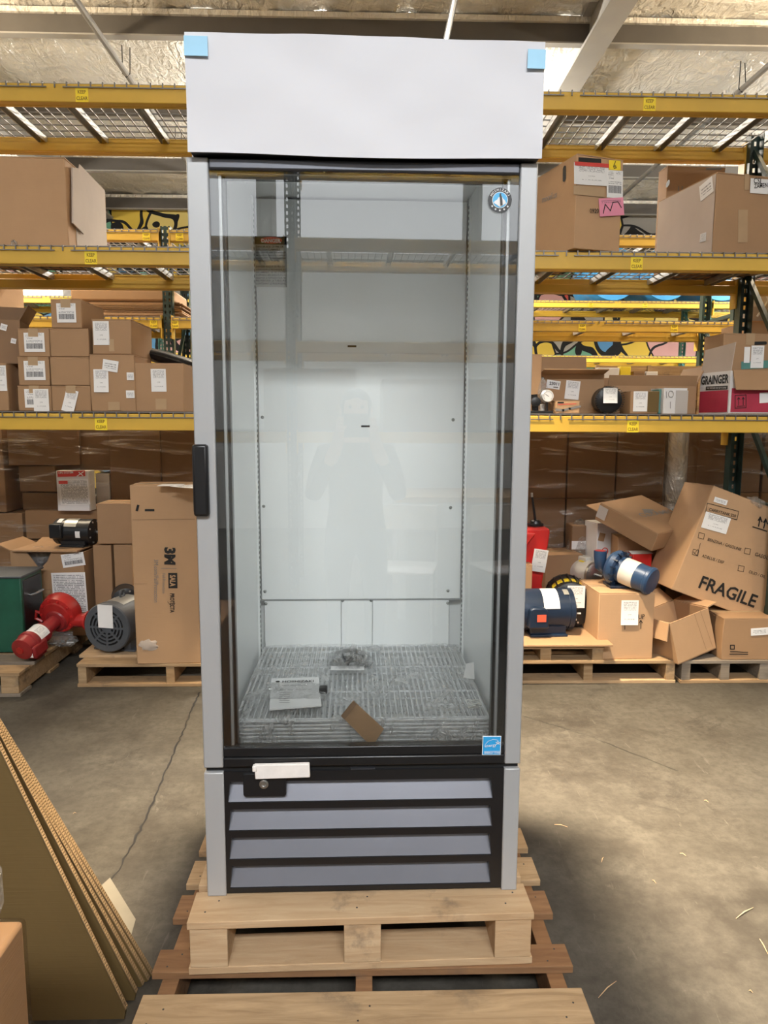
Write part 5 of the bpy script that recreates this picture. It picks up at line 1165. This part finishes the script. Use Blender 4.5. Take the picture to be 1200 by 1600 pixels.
MB().lathe([(-.075, .05), (-.07, .10), (-.045, .118), (-.01, .118), (.0, .10)], 36, Rm).build('volute', 'motor_blue', bp_)
m = MB()
for k in range(14): a = 2*PI*k/14; m.box(-.02, .012, -.005, .005, .10, .122, Rm @ Matrix.Rotation(a, 4, 'X'))
m.build('volute_ribs', 'motor_navy', bp_, smooth=False)
MB().tube([(-.03, .09, .10), (-.07, .08, .10), (-.105, .07, .13), (-.115, .06, .19), (-.115, .06, .235)], [.04, .04, .042, .042, .044], 20).build('elbow', 'motor_blue', bp_); MB().lathe([(.235, .036), (.237, .036)], 20, Matrix.Translation((-.115, .06, 0)) @ Matrix.Rotation(-PI/2, 4, 'Y')).build('port', 'red_dark', bp_)
MB().box(-.08, .10, -.07, .09, 0, .02).build('foot', 'motor_navy', bp_, bevel=.004)
# red part in front of a brown carton
(bb, ybb) = carton((965, 840, 1033, 925), 4.34, .3, 'brown carton standing behind the red box and the blue pump', z=.30, yaw=-.1), 4.34
rbx = thing('red_box', 'small red metal box with a white paper on top behind the blue pump', 'box', (at(992, 900, 4.22).x, 4.22, at(992, 908, 4.22).z), .12)
rz_ = at(992, 866, 4.22).z - at(992, 908, 4.22).z
MB().box(-.02, .105, 0, .09, 0, rz_).build('body', 'red_bright', rbx, bevel=.004); MB().box(-.10, -.02, .02, .09, 0, rz_*.8).build('wing', 'red_paint', rbx, bevel=.004)
b = MB(); b.add([(-.03, -.004, rz_ + .002), (.11, -.004, rz_ + .002), (.115, .05, rz_ + .012), (-.02, .05, rz_ + .010), (.112, .10, rz_ + .004), (-.02, .10, rz_ + .004)], [(0, 1, 2, 3), (3, 2, 4, 5)]); b.build('paper_slip', 'paper_white', rbx)
carton_at((at(990, 930, 4.16).x, 4.16, PLH), 0, .3, .16, at(992, 908, 4.22).z - PLH - .001, 'plain brown carton below the small red box', 'kraft_dark')
sp = MB(); sp.box(0, .05, 0, .002, 0, .10); o = sp.build('paper_slip', 'print_slip', rbx, smooth=False, M=Matrix.Translation((.11, -.01, -.02)) @ Matrix.Rotation(.15, 4, 'Y'))
# long flat tilted carton
ft = thing('flat_carton', 'long flat dusty brown carton lying tilted across the pile', 'box', (0, 0, 0), 0, 'cardboard boxes')
O_ = at(938, 786, 4.36); ex = at(1028, 835, 4.05) - O_; ey = at(1027, 766, 4.80) - O_; lx = ex.length; ex = ex/lx; ey = ey - ex*ey.dot(ex); ly = ey.length; ey = ey/ly; ly *= .66; ez = ex.cross(ey)
Mf = Matrix(((ex.x, ey.x, ez.x, O_.x), (ex.y, ey.y, ez.y, O_.y), (ex.z, ey.z, ez.z, O_.z), (0, 0, 0, 1))); ft.matrix_world = Mf; WM[ft.name] = Mf
body_mesh(lx, ly, .115, .004, 501).build('body', 'kraft', ft, bevel=.004, M=Matrix.Translation((lx/2, 0, -.115)))
MB().box(.001, lx - .001, .002, ly - .002, .0, .004).build('lid', 'kraft', ft, smooth=False); MB().box(.004, .07, -.006, -.004, -.09, -.01).build('pale_patch', 'kraft_grey', ft, smooth=False)
fF = Surf(ft, frame((0, 0, .0045), (1, 0, 0), (0, 1, 0)))
text(fF, 'CERAMICS', (1004, 808), (1062, 800), .8, 'ink_grey', .01, .001)
m = MB()
for k in range(9): a_ = fF.uv(1006 + 3.2*(k % 5) + 2*(k//5), 797 + 3*(k//5)); m.lathe([(0, .014), (.0004, .014)], 6, fF.F @ Matrix.Translation((a_.x, -.001, a_.y)) @ Matrix.Rotation(-PI/2, 4, 'Z'))
m.build('printed_emblem', 'ink_grey', ft); MB().box(-.10, -.002, .02, .20, -.07, -.065).build('flap', 'kraft', ft, smooth=False)
# lettered tilted carton
Yt = 3.90; bl = at(1049, 921, Yt)
tc = thing('tilted_carton', 'large tilted brown carton with FRAGILE lettering and tick boxes at right', 'box', tuple(bl), (-.02, .353, .03), 'cardboard boxes')
th_ = (at(1108, 757, Yt) - bl).length; tw = .76
body_mesh(tw, .34, th_, .004, 601).build('body', 'kraft_light', tc, bevel=.004, M=Matrix.Translation((tw/2, 0, 0)))
MB().box(0, tw, 0, .168, th_ - .001, th_ + .004).build('flap', 'kraft_light', tc, smooth=False); MB().box(0, tw, .172, .34, th_ - .001, th_ + .004).build('flap', 'kraft_light', tc, smooth=False); MB().box(.0, tw, .145, .195, th_ + .004, th_ + .005).build('tape', 'tape_tan', tc, smooth=False)
s = Surf(tc)
text(s, 'CARRYTANK 220', (1107, 797.5), (1149, 808.5), 1.05, bold=.012); strokes(s, [[(1105, 786), (1154, 799), (1151, 812), (1102.5, 799), (1105, 786)]], .003)
paper(s, (1117, 776), (1137, 782), (1115, 784), 'print_small', 'serial_label'); paper(s, (1103, 799), (1142, 810), (1092, 823), 'print_slip', 'shipping_label')
text(s, 'BENZINA / GASOLINE', (1105, 844.5), (1157, 860.5), 1.1, bold=.005); text(s, 'GASOLIO', (1178.5, 868), (1206, 876.5), 1.1, bold=.005); text(s, 'ADBLUE / DEF', (1096, 870), (1130, 881), 1.1, bold=.005); text(s, 'OLIO / OIL', (1169, 895), (1195, 903.5), 1.1, bold=.005)
def sq(x, y, k=9): return [(x, y), (x + k*.95, y + k*.22), (x + k*.78, y + k*1.15), (x - k*.17, y + k*.93), (x, y)]
strokes(s, [sq(1092, 832), sq(1164, 856), sq(1154, 883), sq(1083, 858), [(1083, 862), (1089, 868), (1094, 849)], [(1084, 866), (1090, 858)]], .0025)
text(s, 'FRAGILE', (1090.5, 917.5), (1177.5, 949), 1.05, bold=.02)
strokes(s, [[(1176, 823), (1198, 830)]], .006); strokes(s, [[(1185, 822), (1187.5, 809)], [(1184.5, 813), (1187.5, 808), (1190, 815)], [(1193, 825), (1196, 812)], [(1193, 816), (1196, 811), (1198.5, 818)]], .007)
crumple(0, 0, 0, .06, .03, .03, seed=66).build('torn_tape', 'bag_film', tc, M=Matrix.Translation((.28, .02, th_)))
# open carton leaning in front of it
ol = open_carton(tuple(contact(1092, 1034, PLH + .01) + Vector((-.02, .02, .0))), (-.08, -.24, .33), .27, .27, .24, 'tipped open brown carton with loose flaps on the right pallets', 'kraft_light', [('left', -68, .10), ('right', 5, .07), ('back', 30, .12)])
ol.location = tuple(contact(1085, 1034, PLH) + Vector((.03, .03, .02)))
sl = Surf(ol); strokes(sl, [[(1077, 961), (1097, 1021)], [(1087, 958), (1107, 1016)]], .002, 'kraft_dark', name='crease')
# worn carton on the right pallet
(wc, _) = bcarton((1129, 966, 1208, 1031), PLH, .30, 'worn brown carton with a white slip under the tilted lettered carton', mat='kraft', jit=.008); s = Surf(wc)
paper(s, (1173, 982), (1200, 980), (1177, 993), 'print_small', 'paper_slip'); strokes(s, [[(1141, 1008), (1147, 1008), (1147, 1014), (1141, 1014), (1141, 1008)], [(1141, 1018), (1150, 1018), (1160, 1019), (1168, 1019)], [(1140, 1022), (1168, 1022)]], .005, 'ink_black')
o = carton_at((2.03, 4.45, PLH), 0, .18, .18, .72, 'tall brown carton behind the tilted lettered carton', 'kraft')
# ------------------------------------------------------------------ left foreground: corrugated sheets and a wrapped carton
lab = ['rearmost corrugated cardboard sheet of the leaning pile at lower left', 'second corrugated cardboard sheet from the back of the leaning pile', 'middle corrugated cardboard sheet of the leaning pile', 'fourth corrugated cardboard sheet from the back of the leaning pile', 'frontmost corrugated cardboard sheet of the leaning pile at lower left']
for i, (p0, p1, yk) in enumerate((((0, 1134), (242, 1532), 1.690), ((0, 1141), (236, 1540), 1.674), ((1, 1148), (228, 1549), 1.658), ((3, 1156), (212, 1552), 1.615), ((5, 1183), (196, 1578), 1.56))):
    E0, E1 = at(*p0, yk), at(*p1, yk); d = (E0 - E1).normalized(); E0 = E0 + d*.25
    if E1.z < .004: E1 = E1 + d*((.004 - E1.z)/d.z)
    r = thing('cardboard_sheet', lab[i], 'cardboard', (E1.x, yk, 0), 0, 'leaning cardboard sheets')
    th = .0125; a0 = (E0.x - E1.x, E0.z); MB().prism([(a0[0], 0.0), (-.004, 0.0), (0, E1.z), a0], 0, th).build('board', 'kraft_gold', r, smooth=False)
    L = (E0 - E1).length; ex = Vector((d.x, 0, d.z)); up = Vector((d.z, 0, -d.x)); n = int(L/.0075); m = MB()
    Fm = Matrix(((ex.x, 0, up.x, 0), (0, 1, 0, 0), (ex.z, 0, up.z, E1.z), (0, 0, 0, 1)))
    for k in range(n): m.box(L*k/n, L*k/n + .0042, .0014, th - .0014, -.001, .0016, Fm)
    m.box(0, L, 0, .0012, -.001, .002, Fm).box(0, L, th - .0012, th, -.001, .002, Fm)
    m.build('flutes', 'corrugated_edge', r, smooth=False)
WP = at(44, 1595, .97); wf = thing('wrapped_carton', 'film wrapped brown carton at the lower left corner nearest the viewer', 'box', (WP.x - .270, .63, 0), 0); wz_ = at(30, 1430, .97).z
MB().box(-.28, .278, -.2, .33, 0, wz_).build('body', 'kraft', wf, bevel=.006); MB().box(-.29, .282, -.21, .337, .0, wz_ + .003).build('wrap', 'stretch_film', wf, bevel=.01)
crumple(.225, .25, wz_ + .09, .055, .07, .13, seed=71, amp=.10).build('film_bunch', 'bag_film', wf)
o = carton_at((-1.47, 1.72, 0), 0, .44, .35, .95, 'carton out of sight supporting the leaning cardboard sheets', 'kraft')
# pale card on the floor, splinters, straw
P = [atz(*p, 0) for p in ((150, 1392), (172, 1372), (212, 1437), (200, 1480), (170, 1470))]; c = sum(P, Vector())/5
o = MB().add([(p.x - c.x, p.y - c.y, .002) for p in P] + [(p.x - c.x, p.y - c.y, .0005) for p in P], [(0, 4, 3, 2, 1), (5, 6, 7, 8, 9)] + [(i, (i + 1) % 5, (i + 1) % 5 + 5, i + 5) for i in range(5)]).build('card_scrap', 'dusty_card', None, smooth=False); o.location = (c.x, c.y, 0); tag(o, 'pale cardboard scrap lying on the floor behind the leaning sheets', 'cardboard')
spl = [((866, 1289), (887, 1293), 'thin pale straw on the floor just right of the cooler'), ((935, 1560), (963, 1534), 'pale wood splinter on the floor right of the brown pallet'), ((1150, 1436), (1177, 1419), 'pale straw on the sunlit floor at the right edge'), ((940, 1348), (943, 1340), 'tiny upright splinter on the floor right of the cooler'), ((1019, 1376), (1025, 1381), 'short white splinter in the middle of the right floor'), ((1187, 1468), (1200, 1492), 'pale splinter cut by the right frame edge'), ((1170, 1549), (1176, 1552), 'white chip on the floor at lower right'), ((1100, 1251), (1107, 1254), 'white chip on the floor below the right pallets'), ((1062, 1334), (1072, 1338), 'flaky white chip on the right floor'), ((114, 1272), (119, 1271), 'small pale chip on the floor at left')]
for p, q, l in spl:
    a, c = atz(*p, 0), atz(*q, 0); d = c - a
    o = MB().tube([(0, 0, .002), tuple(d*.5 + Vector((0, .002, .005))), tuple(d + Vector((0, 0, .002)))], [.0006, .0014, .0006], 5).build('splinter', 'wood_new', None); o.location = a; tag(o, l, 'splinter', 'splinters on the floor')

# ------------------------------------------------------------------ far racks: goods
# flattened cartons on the second rack
zz = 2.30
stack = thing('flat_carton_stack', 'stack of flattened brown cartons on the second rack at left', 'cardboard', (at(195, 490, 6.25).x, 6.2, zz), 0)
h_ = at(195, 452, 6.25).z - zz; n = 16
for k in range(n):
    MB().box(-.50 + random.uniform(-.03, .03), .46 + random.uniform(-.04, .04), random.uniform(0, .03), .5, h_*.55*k/n, h_*.55*(k + .8)/n).build('flat_carton', random.choice(['kraft', 'kraft_dark', 'kraft_light']), stack, smooth=False)
MB().box(-.44, .42, .02, .5, h_*.56, h_).build('folded_bundle', 'kraft', stack, bevel=.02)
o = carton_at((at(40, 455, 10.0).x, 10.0, 3.09), .02, 1.0, .6, .30, 'long white wrapped parcel on the far rack at upper left', 'white_board', tape=False)
# blue drums lying on the far rack
dr0 = None
for k, (px, lb_) in enumerate(((1036, 'blue plastic drum lying on the far rack, left one with its round end showing'), (1122, 'blue plastic drum lying on the far rack, right one with its round end showing'), (955, 'blue plastic drum lying on the far rack behind the left drum'))):
    R_ = .36
    r = thing('blue_drum', lb_, 'drum', (at(px, 468, 9.95).x, (9.86, 9.86, 9.9)[k], 3.086), 0, 'blue drums on the far rack')
    Td = Matrix.Translation((0, 0, R_)) @ Matrix.Rotation(PI/2, 4, 'Z')
    MB().lathe([(0, R_*.88), (.0, R_*.97), (.02, R_), (.25, R_*.985), (.27, R_), (.29, R_*.985), (.55, R_*.985), (.57, R_), (.8, R_*.97)], 36, Td).build('shell', 'drum_blue', r)
    MB().lathe([(-.012, R_*.90), (-.012, R_*.97), (.0, R_*.98)], 36, Td, cap=False).build('rim', 'drum_blue', r); MB().lathe([(-.006, R_*.62), (-.008, R_*.64), (0, R_*.7)], 36, Td).build('end_panel', 'drum_blue', r)
# timber crate and bags low on the second rack at right
z_ = LV[0] + .013
cr = thing('timber_crate', 'long rough timber crate with packages on the second rack at right', 'crate', (at(1010, 600, 6.2).x, 6.2, z_), 0)
h_ = at(1010, 571, 6.2).z - z_
for k in range(3): MB().box(-.45, .48, 0, .02, h_*k/3 + .004, h_*(k + 1)/3 - .004).build('slat', 'wood_mid', cr, smooth=False)
for x in (-.45, 0, .45): MB().box(x, x + .03, -.012, 0, 0, h_).build('batten', 'wood_mid', cr, smooth=False)
MB().box(-.45, .48, .48, .5, 0, h_).build('back', 'wood_mid', cr, smooth=False); MB().box(-.45, .48, .02, .48, 0, .02).build('floor_board', 'wood_mid', cr, smooth=False)
for k, (px0, px1, py, mt) in enumerate(((935, 968, 574, 'white_board'), (970, 986, 572, 'label_yellow'), (990, 1008, 580, 'kraft_dark'), (1010, 1028, 580, 'white_board'))):
    a = at(px0, py, 6.1); c = at(px1, py, 6.1)
    o = carton_at(((a.x + c.x)/2, 5.98 + .12, z_), 0, c.x - a.x, .08, a.z - z_, ['white package at the left in front of the timber crate', 'narrow yellow package in front of the timber crate', 'dark brown package in front of the timber crate', 'white package at the right in front of the timber crate'][k], mt, tape=False)
# goods for the middle and the far left of the racks behind (seen through the gaps)
for k, (x, y, z, w_, d_, h_, l, mt) in enumerate([(-3.4, 6.2, 2.30, .6, .5, .42, 'brown carton on the second rack at the far left', 'kraft'), (-4.1, 9.95, 1.486, 1.2, .7, .5, 'wide brown carton low on the far rack at left', 'kraft_light'),
        (3.3, 9.95, 1.486, 1.3, .7, .45, 'wide brown carton low on the far rack at right', 'kraft_light'), (6.0, 9.95, 2.36, .8, .7, .5, 'brown carton on the far rack at the far right', 'kraft')]):
    carton_at((x, y, z), 0, w_, d_, h_, l, mt)
# ------------------------------------------------------------------ goods behind the viewer, seen mirrored in the glass
for k, (x, z, w_, h_, l, mt) in enumerate([(-2.9, 1.365, .9, .36, 'long dark carton on the rear rack, left bay eye level', 'kraft_dark'), (-1.75, 1.365, .8, .40, 'brown carton on the rear rack beside the blue post', 'kraft'), (-.35, 1.365, .75, .5, 'dark carton on the rear rack in the middle bay, left', 'kraft_dark'),
        (.7, 1.365, .9, .42, 'dark carton on the rear rack in the middle bay, right', 'kraft_dark'), (2.5, 1.365, 1.0, .44, 'brown carton on the rear rack in the right bay', 'kraft'), (-2.4, 2.035, 1.3, .34, 'bundle of pale boards on the rear rack, left bay upper level', 'kraft_grey'), (3.0, 2.035, 1.2, .34, 'pale carton on the rear rack, right bay upper level', 'kraft_pale')]):
    carton_at((x, RBY + .08, z), 0, w_, .6, h_, l, mt)
tb = thing('work_table', 'plywood topped work table behind the viewer', 'table', (1.0, -2.1, 0), 0)
MB().box(-.7, .7, -.35, .35, .86, .90).build('top', 'wood_new', tb, bevel=.004)
for sx in (-1, 1):
    for sy in (-1, 1): MB().box(sx*.65 - .03, sx*.65 + .03, sy*.3 - .03, sy*.3 + .03, 0, .86).build('leg', 'galvanised', tb, smooth=False)
for k, x in enumerate((.35, 1.05)):
    c_ = thing('metal_chair', ('left', 'right')[k] + ' tubular metal chair beside the work table behind the viewer', 'chair', (x, -1.45, 0), .2 - .5*k, 'metal chairs behind the viewer')
    MB().box(-.2, .2, -.2, .2, .44, .46).build('seat', 'white_board', c_, bevel=.01); MB().box(-.19, .19, -.21, -.19, .68, .86).build('backrest', 'white_board', c_, bevel=.008)
    for sx in (-1, 1):
        MB().tube([(sx*.19, .19, 0), (sx*.19, .19, .44)], .012, 8).build('leg', 'steel', c_); MB().tube([(sx*.19, -.19, 0), (sx*.19, -.2, .44), (sx*.19, -.21, .86)], .012, 8).build('leg', 'steel', c_)
# person taking the picture (mirrored faintly in the glass)
pr = thing('person', 'standing person in dark clothes holding up a phone, mirrored in the glass door', 'person', (0, -.42, 0), 0)
J = {'pelvis': (0, 0, .86), 'waist': (0, 0, 1.02), 'chest': (0, .02, 1.18), 'neck': (0, .03, 1.33), 'head0': (0, .04, 1.40), 'head1': (0, .05, 1.50), 'head2': (0, .04, 1.58)}
vb = [J[k] for k in ('pelvis', 'waist', 'chest', 'neck', 'head0', 'head1', 'head2')]; rb = [(.15, .11), (.135, .10), (.155, .11), (.055, .055), (.062, .075), (.075, .095), (.05, .06)]
eb = [(0, 1), (1, 2), (2, 3), (3, 4), (4, 5), (5, 6)]
for s in (-1, 1):
    k = len(vb); vb += [(s*.17, .02, 1.265), (s*.225, .06, 1.04), (s*.10, .30, 1.30), (s*.075, .37, 1.385)]; rb += [(.062, .062), (.046, .046), (.034, .034), (.028, .028)]; eb += [(2, k), (k, k + 1), (k + 1, k + 2), (k + 2, k + 3)]
    k = len(vb); vb += [(s*.095, 0, .80), (s*.10, .02, .46), (s*.10, 0, .08), (s*.105, .14, .035)]; rb += [(.085, .09), (.058, .06), (.042, .045), (.036, .03)]; eb += [(0, k), (k, k + 1), (k + 1, k + 2), (k + 2, k + 3)]
    for f_ in range(4):      # fingers closing on the phone edge
        k = len(vb); z = 1.415 + .018*(f_ - 1.5); vb += [(s*.083, .395, z), (s*.078, .415, z), (s*.060, .412, z)]; rb += [(.009, .009)]*3; eb += [(([i for i, q in enumerate(vb) if q == (s*.075, .37, 1.385)][0]), k), (k, k + 1), (k + 1, k + 2)]
    k = len(vb); vb += [(s*.062, .372, 1.40), (s*.045, .372, 1.415)]; rb += [(.010, .010)]*2; eb += [(([i for i, q in enumerate(vb) if q == (s*.075, .37, 1.385)][0]), k), (k, k + 1)]
me = bpy.data.meshes.new('body'); me.from_pydata(vb, eb, []); me.update(); me.materials.append(MATS['skin']); me.materials.append(MATS['cloth_dark']); me.materials.append(MATS['denim'])
tmp = bpy.data.objects.new('body_build', me); COL.objects.link(tmp)
sk = tmp.modifiers.new('skin', 'SKIN'); 
for i, d in enumerate(me.skin_vertices[0].data): d.radius = rb[i]; d.use_root = (i == 0)
ss = tmp.modifiers.new('sub', 'SUBSURF'); ss.levels = 2; ss.render_levels = 2
dg = bpy.context.evaluated_depsgraph_get(); me2 = bpy.data.meshes.new_from_object(tmp.evaluated_get(dg)); bpy.data.objects.remove(tmp)
me2.materials.clear()
for mt in ('skin', 'cloth_dark', 'denim'): me2.materials.append(MATS[mt])
for p_ in me2.polygons:
    c = p_.center; p_.use_smooth = True
    p_.material_index = 2 if c.z < .88 else (1 if (c.z < 1.33 and c.y < .27 and not c.z > 1.345) else 0)
    if c.z < .09: p_.material_index = 1
link('body', me2, pr)
b = MB(); v = []; f = []; N, K = 20, 10
for j in range(K + 1):
    th = PI*.62*j/K
    for i in range(N): ph = 2*PI*i/N; v.append((.084*math.sin(th)*math.cos(ph), .03 + .100*math.sin(th)*math.sin(ph) - .012, 1.50 + .105*math.cos(th)))
for j in range(K):
    for i in range(N): f.append((j*N + i, (j + 1)*N + i, (j + 1)*N + (i + 1) % N, j*N + (i + 1) % N))
f = [q for q in f if not (sum(v[i][1] for i in q)/4 > .075 and sum(v[i][2] for i in q)/4 < 1.55)]
MB().add(v, f).build('hair', 'hair', pr)
for s in (-1, 1): MB().lathe([(0, .009), (.004, .007)], 10, Matrix.Translation((s*.03, .138, 1.505)) @ Matrix.Rotation(PI/2, 4, 'Z')).build('eye', 'black_matte', pr)
MB().lathe([(0, .014), (.018, .010), (.022, .004)], 10, Matrix.Translation((0, .128, 1.475)) @ Matrix.Rotation(PI/2, 4, 'Z')).build('nose', 'skin', pr); MB().box(-.022, .022, .118, .128, 1.437, 1.446).build('mouth', 'red_dark', pr, bevel=.003)
for s in (-1, 1): MB().lathe([(-.006, .022), (.006, .024)], 12, Matrix.Translation((s*.078, .04, 1.485))).build('ear', 'skin', pr)
ph = thing('smartphone', 'black phone held up by the person behind the viewpoint', 'phone', (0, -.045, 1.36), 0)
MB().box(-.06, .06, -.004, .004, 0, .11).build('case', 'black_plastic', ph, bevel=.004); MB().box(-.055, .055, -.0055, -.0042, .005, .105).build('screen', 'dark_rail', ph, smooth=False)
# pieces too small to pick apart stay joined
for o in bpy.data.objects:
    if o.parent and o.name.split('.')[0] in ('bolts', 'nail_heads', 'rivets', 'ribs', 'volute_ribs', 'dial_marks', 'flutes', 'printed_mark', 'lettering', 'printed_emblem', 'emblem_lettering', 'crease', 'tear', 'fan_cover', 'louvred_grille'):
        if o.name.split('.')[0] not in ('fan_cover', 'louvred_grille'): o['kind'] = 'stuff'
